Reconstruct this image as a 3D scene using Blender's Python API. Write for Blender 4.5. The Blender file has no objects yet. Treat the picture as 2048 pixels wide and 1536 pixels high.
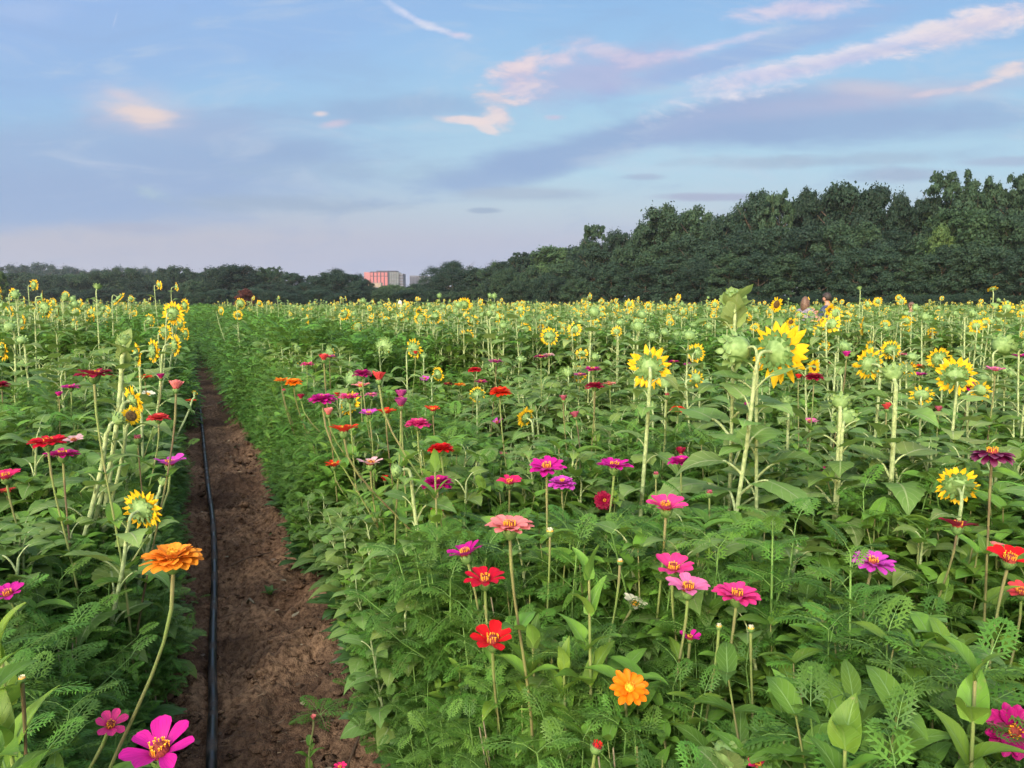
import bpy, math, random
import numpy as np
from mathutils import Vector, Matrix, noise as mnoise
R = math.radians
rng = random.Random(11)
nrg = np.random.default_rng(5)
scene = bpy.context.scene
COL = scene.collection
# ------------------------------------------------------------------ camera
CAMH = 1.5; F = 1500.0; PITCH = R(6.4)
cam_d = bpy.data.cameras.new('camera'); cam = bpy.data.objects.new('camera', cam_d); COL.objects.link(cam)
cam.location = (0, 0, CAMH); cam.rotation_euler = (R(90) - PITCH, 0, 0)
cam_d.sensor_width = 36; cam_d.lens = 36 * F / 2048; cam_d.clip_end = 9000; cam_d.clip_start = 0.05
scene.camera = cam
SP, CP = math.sin(PITCH), math.cos(PITCH)
def ray(px, py):
    xr = (px - 1024) / F; yr = -(py - 768) / F
    return Vector((xr, CP + yr * SP, -SP + yr * CP))
def at(px, py, depth):            # point at a camera depth (perpendicular distance)
    return Vector((0, 0, CAMH)) + ray(px, py) * depth
def at_y(px, py, Y):
    r = ray(px, py); return Vector((0, 0, CAMH)) + r * (Y / r.y)
def proj(p):
    d = Vector(p) - Vector((0, 0, CAMH))
    dep = d.y * CP - d.z * SP
    return 1024 + F * d.x / dep, 768 - F * (d.y * SP + d.z * CP) / dep, dep
# row coordinates: c across the rows, s along them
RS = 0.432; RN = math.sqrt(1 + RS * RS)
def cs(x, y): return (x + RS * y) / RN, (y - RS * x) / RN
def xy(c, s): return (c - RS * s) / RN, (s + RS * c) / RN
# ------------------------------------------------------------------ colour + material helpers
def lin(r, g, b):
    f = lambda c: (c / 255 / 12.92) if c / 255 <= .04045 else ((c / 255 + .055) / 1.055) ** 2.4
    return (f(r), f(g), f(b), 1)
class NT:
    def __init__(s, tree): s.t = tree
    def n(s, typ, ins=None, **kw):
        nd = s.t.nodes.new(typ)
        for k, v in kw.items(): setattr(nd, k, v)
        for k, v in (ins or {}).items():
            sock = nd.inputs[k]
            if isinstance(v, bpy.types.NodeSocket): s.t.links.new(v, sock)
            else: sock.default_value = v
        return nd
    def math(s, op, a, b=None, clamp=False):
        d = {0: a}
        if b is not None: d[1] = b
        return s.n('ShaderNodeMath', d, operation=op, use_clamp=clamp).outputs[0]
    def mix(s, fac, a, b, bt='MIX'):
        nd = s.t.nodes.new('ShaderNodeMix'); nd.data_type = 'RGBA'; nd.blend_type = bt
        for i, v in ((0, fac), (6, a), (7, b)):
            if isinstance(v, bpy.types.NodeSocket): s.t.links.new(v, nd.inputs[i])
            else: nd.inputs[i].default_value = v
        return nd.outputs[2]
    def ramp(s, v, a, b, lo=0., hi=1., smooth=True):
        nd = s.n('ShaderNodeMapRange', {0: v, 1: a, 2: b, 3: lo, 4: hi})
        nd.interpolation_type = 'SMOOTHSTEP' if smooth else 'LINEAR'
        return nd.outputs[0]
MATS = {}
def newmat(name):
    m = bpy.data.materials.new(name); m.use_nodes = True; m.node_tree.nodes.clear(); MATS[name] = m
    return m, NT(m.node_tree)
def scale_col(c, k): return (c[0] * k, c[1] * k, c[2] * k, 1)
def leaf_mat(name, col, vein, var=.35, trans=.3, rough=.5, yellow=(.30, .34, .05, 1), veins=True, spec=.35):
    m, N = newmat(name)
    oi = N.n('ShaderNodeObjectInfo').outputs['Random']
    geo = N.n('ShaderNodeNewGeometry')
    no = N.n('ShaderNodeTexNoise', {'Vector': geo.outputs['Position'], 'Scale': 2.3, 'Detail': 2.0}).outputs[0]
    fine = N.n('ShaderNodeTexNoise', {'Vector': geo.outputs['Position'], 'Scale': 38., 'Detail': 2.0}).outputs[0]
    col = scale_col(col, 1.12)
    c = N.mix(oi, scale_col(col, 1 - var), scale_col(col, 1 + var * 1.1)); c = N.mix(N.ramp(N.math('FRACT', N.math('MULTIPLY', oi, 7.31)), .55, 1., 0, .55), c, yellow)
    c = N.mix(N.ramp(no, .4, .75, 0, .35), c, yellow)
    c = N.mix(N.ramp(fine, .3, .7, 0, .25), c, scale_col(col, .6))
    c = N.mix(N.ramp(fine, .70, .78, 0, .6), c, (.30, .26, .12, 1))
    if veins:
        uv = N.n('ShaderNodeUVMap').outputs[0]
        sp = N.n('ShaderNodeSeparateXYZ', {0: uv})
        ax = N.math('ABSOLUTE', N.math('SUBTRACT', sp.outputs[0], .5))
        mid = N.ramp(ax, .012, .04, 1, 0)
        k = N.math('FRACT', N.math('SUBTRACT', N.math('MULTIPLY', sp.outputs[1], 6.), N.math('MULTIPLY', ax, 3.4)))
        side = N.ramp(N.math('ABSOLUTE', N.math('SUBTRACT', k, .5)), .0, .09, .55, 0)
        c = N.mix(N.math('MAXIMUM', mid, side), c, vein)
        bump = N.n('ShaderNodeBump', {'Height': N.math('ADD', N.math('MAXIMUM', mid, side), fine), 'Strength': .35, 'Distance': .003}).outputs[0]
    c = N.mix(N.math('MULTIPLY', geo.outputs['Backfacing'], .4), c, scale_col((col[0] * 1.5 + .03, col[1] * 1.25 + .03, col[2] * 1.6 + .03), 1))
    ins = {'Base Color': c, 'Roughness': rough, 'Specular IOR Level': spec}
    if veins: ins['Normal'] = bump
    p = N.n('ShaderNodeBsdfPrincipled', ins)
    t = N.n('ShaderNodeBsdfTranslucent', {'Color': N.mix(.5, c, (.28, .42, .04, 1))})
    mx = N.n('ShaderNodeMixShader', {0: trans, 1: p.outputs[0], 2: t.outputs[0]})
    N.n('ShaderNodeOutputMaterial', {0: mx.outputs[0]})
    return m
def plain_mat(name, col, rough=.6, var=.15, scale=30., col2=None, bump=0., metal=0., spec=.4, dist=.004):
    m, N = newmat(name)
    tc = N.n('ShaderNodeTexCoord').outputs['Object']
    no = N.n('ShaderNodeTexNoise', {'Vector': tc, 'Scale': scale, 'Detail': 4.}).outputs[0]
    c = N.mix(N.ramp(no, .3, .7), scale_col(col, 1 - var), col2 or scale_col(col, 1 + var))
    ins = {'Base Color': c, 'Roughness': rough, 'Metallic': metal, 'Specular IOR Level': spec}
    if bump: ins['Normal'] = N.n('ShaderNodeBump', {'Height': no, 'Strength': bump, 'Distance': dist}).outputs[0]
    p = N.n('ShaderNodeBsdfPrincipled', ins)
    N.n('ShaderNodeOutputMaterial', {0: p.outputs[0]})
    return m
def petal_mat(name, col, base=None, trans=.3, tip=None):
    m, N = newmat(name)
    uv = N.n('ShaderNodeUVMap').outputs[0]
    sp = N.n('ShaderNodeSeparateXYZ', {0: uv})
    streak = N.n('ShaderNodeTexNoise', {'Vector': N.n('ShaderNodeCombineXYZ', {0: N.math('MULTIPLY', sp.outputs[0], 14.), 1: N.math('MULTIPLY', sp.outputs[1], 1.2)}).outputs[0], 'Scale': 1.5, 'Detail': 2.}).outputs[0]
    c = N.mix(N.ramp(streak, .3, .7), scale_col(col, .78), scale_col(col, 1.15))
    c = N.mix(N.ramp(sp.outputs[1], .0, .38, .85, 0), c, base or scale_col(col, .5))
    if tip: c = N.mix(N.ramp(sp.outputs[1], .6, 1., 0, .8), c, tip)
    geo = N.n('ShaderNodeNewGeometry')
    pn = N.n('ShaderNodeTexNoise', {'Vector': geo.outputs['Position'], 'Scale': 55., 'Detail': 3.}).outputs[0]
    c = N.mix(N.ramp(pn, .35, .7, 0, .35), c, scale_col(col, .74)); c = N.mix(N.math('MULTIPLY', N.ramp(pn, .62, .72), N.ramp(sp.outputs[1], .75, 1., 0, .5)), c, (.28, .14, .07, 1))
    c = N.mix(N.math('MULTIPLY', geo.outputs['Backfacing'], .25), c, (min(1, col[0] * 1.05 + .05), col[1] * .9 + .06, col[2] * .9 + .06, 1))
    p = N.n('ShaderNodeBsdfPrincipled', {'Base Color': c, 'Roughness': .55, 'Specular IOR Level': .25})
    t = N.n('ShaderNodeBsdfTranslucent', {'Color': c})
    mx = N.n('ShaderNodeMixShader', {0: trans, 1: p.outputs[0], 2: t.outputs[0]})
    N.n('ShaderNodeOutputMaterial', {0: mx.outputs[0]})
    return m
leaf_mat('sunflower_leaf', (.122, .235, .055, 1), (.28, .38, .16, 1), var=.3, yellow=(.25, .32, .07, 1), rough=.6, spec=.22)
leaf_mat('sunflower_leaf_pale', (.18, .30, .085, 1), (.36, .43, .21, 1), var=.3, yellow=(.30, .34, .10, 1), rough=.62, spec=.2)
leaf_mat('zinnia_leaf', (.105, .24, .030, 1), (.20, .34, .10, 1), var=.45, yellow=(.21, .31, .03, 1), spec=.3)
leaf_mat('fern_leaf', (.064, .172, .024, 1), (.1, .2, .05, 1), var=.55, yellow=(.15, .25, .045, 1), veins=False, trans=.25, spec=.25)
leaf_mat('weed_leaf', (.055, .14, .04, 1), (.14, .27, .10, 1), var=.4, yellow=(.1, .2, .04, 1))
leaf_mat('yellow_leaf', (.45, .45, .06, 1), (.6, .6, .2, 1), var=.2, yellow=(.4, .3, .06, 1))
plain_mat('sunflower_stem', (.25, .34, .13, 1), rough=.75, scale=60, bump=.5, col2=(.38, .46, .22, 1))
plain_mat('zinnia_stem', (.19, .30, .07, 1), rough=.6, scale=12, col2=(.22, .20, .09, 1))
plain_mat('purple_stem', (.12, .08, .045, 1), rough=.6, scale=10, col2=(.20, .22, .07, 1))
plain_mat('fern_stem', (.14, .27, .06, 1), rough=.6, scale=12)
plain_mat('dry_stem', (.20, .17, .11, 1), rough=.85, scale=22, col2=(.32, .28, .18, 1))
plain_mat('bract', (.15, .27, .075, 1), rough=.65, scale=50, bump=.3, col2=(.23, .36, .125, 1))
plain_mat('bract_dark', (.07, .165, .035, 1), rough=.65, scale=50, bump=.3, col2=(.13, .24, .065, 1))
plain_mat('sunflower_disc', (.055, .03, .012, 1), rough=.9, scale=150, bump=.9, col2=(.16, .09, .02, 1))
plain_mat('zinnia_cone', (.20, .02, .02, 1), rough=.8, scale=300, bump=.8, col2=(.32, .05, .03, 1))
plain_mat('zinnia_floret', (.85, .34, .015, 1), rough=.6, scale=200, col2=(.9, .5, .03, 1))
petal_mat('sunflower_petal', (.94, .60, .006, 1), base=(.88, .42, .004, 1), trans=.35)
ZC = {'magenta': (200, 28, 148), 'deep magenta': (182, 18, 118), 'violet pink': (206, 72, 186), 'pink': (226, 62, 140), 'light pink': (234, 120, 172),
      'hot pink': (228, 38, 108), 'salmon pink': (238, 142, 140), 'coral': (222, 74, 78), 'red': (214, 16, 26), 'crimson red': (205, 14, 48), 'orange red': (226, 52, 20),
      'orange': (246, 132, 8), 'crimson': (158, 14, 62), 'dark purple': (96, 10, 62), 'white': (232, 232, 205), 'dusty pink': (186, 92, 116),
      'yellow orange': (246, 158, 48), 'pale pink': (236, 186, 192), 'mauve': (180, 66, 140)}
for k, v in ZC.items():
    c = lin(*v)
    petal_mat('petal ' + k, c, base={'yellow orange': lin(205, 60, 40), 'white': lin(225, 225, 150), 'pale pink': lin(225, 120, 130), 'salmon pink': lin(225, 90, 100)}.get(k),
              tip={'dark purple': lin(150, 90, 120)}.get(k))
# ------------------------------------------------------------------ mesh builder (numpy)
class MB:
    def __init__(s): s.V = []; s.U = []; s.Fq = []; s.Mi = []; s.n = 0; s.mats = []
    def mi(s, mat):
        if mat not in s.mats: s.mats.append(mat)
        return s.mats.index(mat)
    def add(s, V, Fa, U, mat, M=None):
        V = np.asarray(V, dtype=np.float64)
        if M is not None: V = V @ M[:3, :3].T + M[:3, 3]
        Fa = np.asarray(Fa, dtype=np.int64)
        if Fa.ndim == 1: Fa = Fa[None]
        s.V.append(V); s.U.append(np.zeros((len(V), 2)) if U is None else np.asarray(U, dtype=np.float64))
        s.Fq.append(Fa + s.n); s.Mi.append(np.full(len(Fa), s.mi(mat))); s.n += len(V)
    def add_mb(s, o, M=None):
        off = s.n; mp = np.array([s.mi(m) for m in o.mats] or [0])
        for V, U in zip(o.V, o.U):
            s.V.append(V if M is None else V @ M[:3, :3].T + M[:3, 3]); s.U.append(U); s.n += len(V)
        for Fa, mi in zip(o.Fq, o.Mi): s.Fq.append(Fa + off); s.Mi.append(mp[mi])
        return s
    def mesh(s, name, smooth=True, extra_pts=None):
        V = np.concatenate(s.V); U = np.concatenate(s.U)
        me = bpy.data.meshes.new(name)
        lv = np.concatenate([f.ravel() for f in s.Fq]); tot = np.concatenate([np.full(len(f), f.shape[1]) for f in s.Fq])
        st = np.concatenate([[0], np.cumsum(tot)[:-1]]); mi = np.concatenate(s.Mi)
        if extra_pts is not None: V = np.concatenate([V, extra_pts])
        me.vertices.add(len(V)); me.vertices.foreach_set('co', V.astype(np.float32).ravel())
        me.loops.add(len(lv)); me.loops.foreach_set('vertex_index', lv.astype(np.int32))
        me.polygons.add(len(tot)); me.polygons.foreach_set('loop_start', st.astype(np.int32))
        me.polygons.foreach_set('material_index', mi.astype(np.int32))
        me.polygons.foreach_set('use_smooth', np.full(len(tot), smooth))
        uvl = me.uv_layers.new(name='UVMap'); uvl.data.foreach_set('uv', U[lv].astype(np.float32).ravel())
        me.update(calc_edges=True); me.validate()
        for m in s.mats: me.materials.append(MATS[m])
        return me
def basis(y, up=(0, 0, 1), pos=(0, 0, 0), sc=1.):
    y = np.array(y, float); y /= np.linalg.norm(y) + 1e-9
    u = np.array(up, float); x = np.cross(y, u)
    if np.linalg.norm(x) < 1e-3: x = np.cross(y, (1, 0, 0))
    x /= np.linalg.norm(x); z = np.cross(x, y)
    M = np.eye(4); M[:3, 0] = x * sc; M[:3, 1] = y * sc; M[:3, 2] = z * sc; M[:3, 3] = pos
    return M
def grid_faces(n, m):
    i = np.arange(n)[:, None]; j = np.arange(m)[None]
    a = (i * (m + 1) + j).ravel()
    return np.stack([a, a + 1, a + m + 2, a + m + 1], 1)
def O_ovate(t): return np.sin(np.pi * np.clip(t, 0, 1) ** .72) ** .9
def O_lance(t): return np.sin(np.pi * np.clip(t, 0, 1) ** .8) * (1 - .25 * t)
def O_clasp(t): return np.clip(np.sin(np.pi * (t * .86 + .14) ** .75), 0, 1) ** .95
def O_heart(t): return np.clip(np.sin(np.pi * (t * .9 + .1) ** .58), 0, 1) ** 1.05
def O_sunp(t): return np.clip(np.sin(np.pi * (t * .93 + .07) ** .85), 0, 1) ** .85
def O_spoon(t): return (.28 + .72 * np.clip(t / .75, 0, 1) ** .8) * np.sqrt(np.clip(1 - np.clip((t - .55) / .46, 0, 1) ** 3.2, 0, 1))
def blade(L, W, n, out, droop=.6, fold=.25, wave=0., serr=0., cord=0., m=4, start=0., twist=0., cup=0.):
    t = np.linspace(0, 1, n + 1); w = out(t) * W / 2
    if serr: w = w * (1 + serr * ((-1.) ** np.arange(n + 1)) * (t < .97) * (t > .08))
    a = start - droop * t ** 1.2
    dy = np.cos(a) * L / n; dz = np.sin(a) * L / n
    y = np.concatenate([[0], np.cumsum(dy[:-1])]); z = np.concatenate([[0], np.cumsum(dz[:-1])])
    s = np.linspace(-1, 1, m + 1); ph = rng.random() * 6
    T, S = np.meshgrid(t, s, indexing='ij')
    X = S * w[:, None]
    Y = y[:, None] - cord * W * np.abs(S) ** 1.3 * np.exp(-T * 5)
    Z = z[:, None] + np.abs(S) * w[:, None] * fold + wave * L * np.sin(7 * T + ph + S * 1.2) * np.abs(S) ** 1.5 - cup * W * (S ** 2)
    if twist:
        ang = twist * T; X, Z = X * np.cos(ang) - (Z - z[:, None]) * np.sin(ang), z[:, None] + X * np.sin(ang) + (Z - z[:, None]) * np.cos(ang)
    return np.stack([X, Y, Z], -1).reshape(-1, 3), grid_faces(n, m), np.stack([(S + 1) / 2, T], -1).reshape(-1, 2)
def tube(pts, rad, seg=6, cap=True):
    P = np.array([list(p) for p in pts], float); n = len(P)
    rad = np.full(n, rad, float) if np.isscalar(rad) else np.array(rad, float)
    T = np.gradient(P, axis=0); T /= np.linalg.norm(T, axis=1)[:, None] + 1e-9
    ref = np.array([1., 0, 0]) if abs(T[0][0]) < .8 else np.array([0, 1., 0])
    V = []; ang = np.linspace(0, 2 * np.pi, seg + 1)
    for i in range(n):
        a = ref - T[i] * ref.dot(T[i]); a /= np.linalg.norm(a) + 1e-9; b = np.cross(T[i], a); ref = a
        V.append(P[i] + rad[i] * (np.cos(ang)[:, None] * a + np.sin(ang)[:, None] * b))
    V = np.concatenate(V); S, Tt = np.meshgrid(np.linspace(0, 1, seg + 1), np.linspace(0, 1, n))
    return V, grid_faces(n - 1, seg), np.stack([S, Tt], -1).reshape(-1, 2)
def bez(p0, p1, p2, p3, n=8):
    t = np.linspace(0, 1, n + 1)[:, None]; p0, p1, p2, p3 = [np.array(list(p), float) for p in (p0, p1, p2, p3)]
    return (1 - t) ** 3 * p0 + 3 * (1 - t) ** 2 * t * p1 + 3 * (1 - t) * t * t * p2 + t ** 3 * p3
def revolve(prof, seg=12, axis_M=None):      # prof: (r, z) list
    prof = np.array(prof, float); ang = np.linspace(0, 2 * np.pi, seg + 1)
    V = np.stack([prof[:, 0][:, None] * np.cos(ang), prof[:, 0][:, None] * np.sin(ang), np.repeat(prof[:, 1][:, None], seg + 1, 1)], -1).reshape(-1, 3)
    S, T = np.meshgrid(np.linspace(0, 1, seg + 1), np.linspace(0, 1, len(prof)))
    return V, grid_faces(len(prof) - 1, seg), np.stack([S, T], -1).reshape(-1, 2)
def frameZ(nrm, pos=(0, 0, 0)):              # local z -> nrm
    z = np.array(list(nrm), float); z /= np.linalg.norm(z)
    x = np.cross((0, 0, 1) if abs(z[2]) < .9 else (0, 1, 0), z); x /= np.linalg.norm(x); y = np.cross(z, x)
    M = np.eye(4); M[:3, 0] = x; M[:3, 1] = y; M[:3, 2] = z; M[:3, 3] = list(pos); return M
# ------------------------------------------------------------------ object helpers
def tag(o, label=None, cat=None, group=None, kind=None):
    if label: o['label'] = label
    if cat: o['category'] = cat
    if group: o['group'] = group
    if kind: o['kind'] = kind
    return o
def empty(name, loc, rz=0.):
    o = bpy.data.objects.new(name, None); COL.objects.link(o); o.location = loc; o.rotation_euler = (0, 0, rz); o.empty_display_size = .1
    return o
def part(name, mb, parent=None, smooth=True):
    me = mb if isinstance(mb, bpy.types.Mesh) else mb.mesh(name, smooth)
    o = bpy.data.objects.new(name, me); COL.objects.link(o)
    if parent: o.parent = parent
    return o
CHILD = {}
def copy_tree(o, parent=None):
    c = o.copy(); COL.objects.link(c)
    if parent: c.parent = parent
    for ch in o.children: copy_tree(ch, c)
    return c
# ------------------------------------------------------------------ terrain
def smooth(a, b, x):
    t = min(1, max(0, (x - a) / (b - a))); return t * t * (3 - 2 * t)
def terrain(x, y):
    c, s = cs(x, y)
    z = 0.0
    z += .13 * smooth(.35, .95, c) * (1 - smooth(1.3, 1.9, c)) + .05 * smooth(-.15, -.6, c) if abs(c) < 3 else 0
    if -1 < s < 45:
        z += .05 * mnoise.noise(Vector((c * 1.6, s * 1.1, 0)))
        if -1.2 < c < 1.8 and s < 14:
            p = Vector((c * 5, s * 4.2, 3)); z += .065 * mnoise.noise(p)
            p = Vector((c * 14 + .5 * mnoise.noise(p), s * 12, 7)); n2 = mnoise.noise(p); z += .055 * abs(n2)
            if s < 8:
                z += .024 * mnoise.noise(Vector((c * 34, s * 30, 1))) + .008 * mnoise.noise(Vector((c * 80, s * 75, 4)))
            z -= .03 * math.exp(-((c - .06) / .12) ** 2) + .03 * math.exp(-((c - .42 - .05 * math.sin(s * 1.3)) / .07) ** 2) * (.6 + .8 * mnoise.noise(Vector((s * 2.2, 5, 0))))
    return z
def axis(lo, hi, step, far_lo, far_hi, g=1.16):
    a = list(np.arange(lo, hi, step)); st = step
    while a[-1] < far_hi: st *= g; a.append(a[-1] + st)
    st = step
    while a[0] > far_lo: st *= g; a.insert(0, a[0] - st)
    return np.array(a)
ca = axis(-.55, 1.15, .014, -4000, 4000); sa = axis(1.1, 6.5, .016, -60, 5000, 1.06)
GV = np.zeros((len(sa), len(ca), 3))
for i, s in enumerate(sa):
    for j, c in enumerate(ca):
        x, y = xy(c, s); GV[i, j] = (x, y, terrain(x, y))
m, N = newmat('soil')
tc = N.n('ShaderNodeNewGeometry').outputs['Position']
n1 = N.n('ShaderNodeTexNoise', {'Vector': tc, 'Scale': 2.2, 'Detail': 6., 'Roughness': .6}).outputs[0]
n2 = N.n('ShaderNodeTexNoise', {'Vector': tc, 'Scale': 38., 'Detail': 6., 'Roughness': .7}).outputs[0]
n3 = N.n('ShaderNodeTexVoronoi', {'Vector': tc, 'Scale': 130.}).outputs[0]
n4 = N.n('ShaderNodeTexNoise', {'Vector': tc, 'Scale': 190., 'Detail': 2.}).outputs[0]
c = N.mix(N.ramp(n1, .35, .65), lin(128, 100, 77), lin(170, 138, 107))
c = N.mix(N.ramp(n2, .35, .7), c, lin(70, 49, 34))
damp = N.n('ShaderNodeTexNoise', {'Vector': tc, 'Scale': 1.1, 'Detail': 4., 'Distortion': .6}).outputs[0]
c = N.mix(N.ramp(damp, .48, .62, 0, .6), c, lin(60, 46, 38))
c = N.mix(N.ramp(n4, .66, .74, 0, .6), c, lin(178, 146, 116))
c = N.mix(N.ramp(n4, .22, .32, .6, 0), c, lin(38, 28, 24))
dist = N.n('ShaderNodeVectorMath', {0: tc}, operation='LENGTH').outputs['Value']
far = N.n('ShaderNodeMapRange', {0: dist, 1: 45., 2: 60., 3: 0., 4: 1.}).outputs[0]
c = N.mix(far, c, N.mix(N.ramp(n2, .3, .7), lin(50, 82, 40), lin(80, 108, 52)))
h = N.math('ADD', N.math('MULTIPLY', n2, .7), N.math('ADD', N.math('MULTIPLY', n3, -.25), N.math('MULTIPLY', n4, .3)))
b = N.n('ShaderNodeBump', {'Height': h, 'Strength': .9, 'Distance': .018}).outputs[0]
p = N.n('ShaderNodeBsdfPrincipled', {'Base Color': c, 'Roughness': .92, 'Specular IOR Level': .2, 'Normal': b})
N.n('ShaderNodeOutputMaterial', {0: p.outputs[0]})
mb = MB(); mb.add(GV.reshape(-1, 3), grid_faces(len(sa) - 1, len(ca) - 1), None, 'soil')
g = part('ground', mb); tag(g, 'brown tilled soil of the path and the flower beds', kind='structure')
def ground_pt(px, py, off=0.):
    z = 0
    for _ in range(4):
        r = ray(px, py); t = (CAMH - z) / -r.z; p = Vector((0, 0, CAMH)) + r * t; z = terrain(p.x, p.y) + off
    return Vector((p.x, p.y, z))
# hose
m, N = newmat('hose_rubber')
tc = N.n('ShaderNodeNewGeometry'); no = N.n('ShaderNodeTexNoise', {'Vector': tc.outputs['Position'], 'Scale': 9., 'Detail': 6.}).outputs[0]
fi = N.n('ShaderNodeTexNoise', {'Vector': tc.outputs['Position'], 'Scale': 120., 'Detail': 3.}).outputs[0]
dust = N.math('MULTIPLY', N.ramp(no, .42, .68), N.ramp(fi, .35, .65, .25, .8))
p = N.n('ShaderNodeBsdfPrincipled', {'Base Color': N.mix(dust, (.014, .016, .019, 1), (.13, .10, .08, 1)), 'Roughness': N.ramp(dust, 0, .5, .36, .85), 'Specular IOR Level': .5})
N.n('ShaderNodeOutputMaterial', {0: p.outputs[0]})
hp = [(424, 1600), (424, 1536), (427, 1440), (425, 1340), (427, 1240), (429, 1150), (428, 1090), (424, 1030), (416, 975), (409, 905), (403, 850), (397, 800), (390, 760), (383, 725), (379, 700), (374, 680), (372, 668)]
pts = [ground_pt(x, y) for x, y in hp]
fine = []
for i in range(len(pts) - 1):
    p0 = pts[max(0, i - 1)]; p1 = pts[i]; p2 = pts[i + 1]; p3 = pts[min(len(pts) - 1, i + 2)]
    for k in range(10):
        t = k / 10; q = .5 * ((2 * p1) + (p2 - p0) * t + (2 * p0 - 5 * p1 + 4 * p2 - p3) * t * t + (3 * p1 - p0 - 3 * p2 + p3) * t ** 3)
        fine.append(q)
zs = [terrain(q.x, q.y) + .021 for q in fine]
zs = [max(zs[max(0, i - 3):i + 4]) * .5 + .5 * sum(zs[max(0, i - 4):i + 5]) / len(zs[max(0, i - 4):i + 5]) for i in range(len(zs))]
for q, z in zip(fine, zs): q.z = z
mb = MB(); V, Fa, U = tube(fine, .0175, 14); mb.add(V, Fa, U, 'hose_rubber')
tag(part('garden_hose', mb), 'long black irrigation hose lying along the bare soil path', 'hose')
# debris
plain_mat('straw', (.42, .33, .2, 1), rough=.85, scale=20); plain_mat('twig_bark', (.10, .065, .04, 1), rough=.9, scale=30)
plain_mat('pebble', (.17, .125, .09, 1), rough=.85, scale=30, bump=.4)
mb = MB()
for k in range(900):
    s = 1.0 + 9 * rng.random() ** 1.8; c = rng.uniform(-.5, 1.1); x, y = xy(c, s); z = terrain(x, y)
    if rng.random() < .62:
        a = rng.uniform(0, 6.28); L = rng.uniform(.008, .05); r = rng.uniform(.0005, .0013)
        d = np.array([math.cos(a) * L, math.sin(a) * L, rng.uniform(-.1, .3) * L])
        P = [np.array([x, y, z + .003]) + d * u + np.array([rng.uniform(-1, 1), rng.uniform(-1, 1), 0]) * L * .08 for u in (0, .5, 1)]
        mb.add(*tube(P, [r, r, r * .4], 4), rng.choice(['straw', 'straw', 'twig_bark', 'twig_bark', 'dry_stem']))
    else:
        r = rng.uniform(.003, .011) * (1.6 if rng.random() < .08 else 1)
        V, Fa, U = revolve([(0, -.6), (.7, -.45), (1, 0), (.75, .5), (0, .7)], 7)
        V = V * r * np.array([rng.uniform(.7, 1.3), rng.uniform(.7, 1.3), rng.uniform(.5, .9)]); V += nrg.normal(0, .06 * r, V.shape) + [x, y, z + r * .2]
        mb.add(V, Fa, U, rng.choice(['pebble', 'soil', 'soil', 'soil']))
for k in range(2600):       # clods
    s = 1.1 + 7.5 * rng.random() ** 1.5; c = rng.choice([rng.gauss(.62, .13), rng.uniform(-.3, .9), rng.gauss(-.1, .08)]); x, y = xy(c, s); z = terrain(x, y)
    if abs(c) < .045: continue
    r = rng.uniform(.006, .018) * (2.2 if rng.random() < .13 else 1)
    V, Fa, U = revolve([(0, -.6), (.62, -.5), (.95, -.15), (1, .2), (.6, .55), (0, .66)], 8)
    V = V * r * np.array([rng.uniform(.7, 1.4), rng.uniform(.7, 1.4), rng.uniform(.5, .9)]); V += nrg.normal(0, .16 * r, V.shape) + [x, y, z + r * .15]
    mb.add(V, Fa, U, 'soil')
for k in range(70):         # fallen leaves
    s = 1.4 + 8 * rng.random() ** 1.3; c = rng.choice([rng.uniform(.3, .62), rng.uniform(-.15, .5)]); x, y = xy(c, s); L = rng.uniform(.02, .05); a = rng.random() * 6.28
    V, Fa, U = blade(L, L * .5, 5, O_ovate, droop=rng.uniform(-.8, .8), fold=.3, m=2)
    mb.add(V, Fa, U, rng.choice(['straw', 'dry_stem', 'twig_bark', 'weed_leaf']), basis((math.cos(a), math.sin(a), .1), pos=(x, y, terrain(x, y) + .012)))
tag(part('soil_debris', mb), 'straw, rootlets, clods and small stones scattered over the soil path', kind='stuff')
def stick(px1, px2, r, mat, label, up=.012):
    a = ground_pt(*px1, .008); b2 = ground_pt(*px2, .008); b2.z += up
    mb = MB(); P = [a.lerp(b2, u) + Vector((0, 0, .01 * math.sin(u * 5) + rng.uniform(-1, 1) * .003)) for u in np.linspace(0, 1, 9)]
    mb.add(*tube(P, [r * (1 - .5 * u) for u in np.linspace(0, 1, 9)], 6), mat)
    tag(part('twig', mb), label, 'twig', 'dry sticks lying on the path')
stick((399, 824), (450, 809), .007, 'straw', 'pale straw-coloured stick reaching across the far part of the path', .05)
stick((462, 1134), (545, 1102), .005, 'twig_bark', 'dark thin twig lying across the middle of the path')
stick((690, 1536), (745, 1418), .005, 'twig_bark', 'long brown twig on the right bank at the bottom of the path')
stick((680, 1296), (722, 1316), .008, 'dry_stem', 'short grey splinter of dry stalk at the right edge of the path')
stick((495, 1204), (510, 1222), .008, 'dry_stem', 'short brown stub of stalk beside the middle of the hose')
for px, py, r, lb in ((676, 1322, .022, 'grey rounded stone at the right edge of the path'), (547, 1120, .016, 'pale stone on the path beside the dark twig'),
                      (727, 1424, .02, 'brown stone near the bottom right of the path')):
    mb = MB(); V, Fa, U = revolve([(0, -.6), (.6, -.5), (.95, -.1), (.85, .3), (.5, .58), (0, .66)], 10); V = V * r * np.array([1.2, .9, .8]) + nrg.normal(0, .03 * r, V.shape)
    mb.add(V, Fa, U, 'pebble'); o = part('stone', mb); q = ground_pt(px, py, r * .3); o.location = q; tag(o, lb, 'stone')
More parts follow.
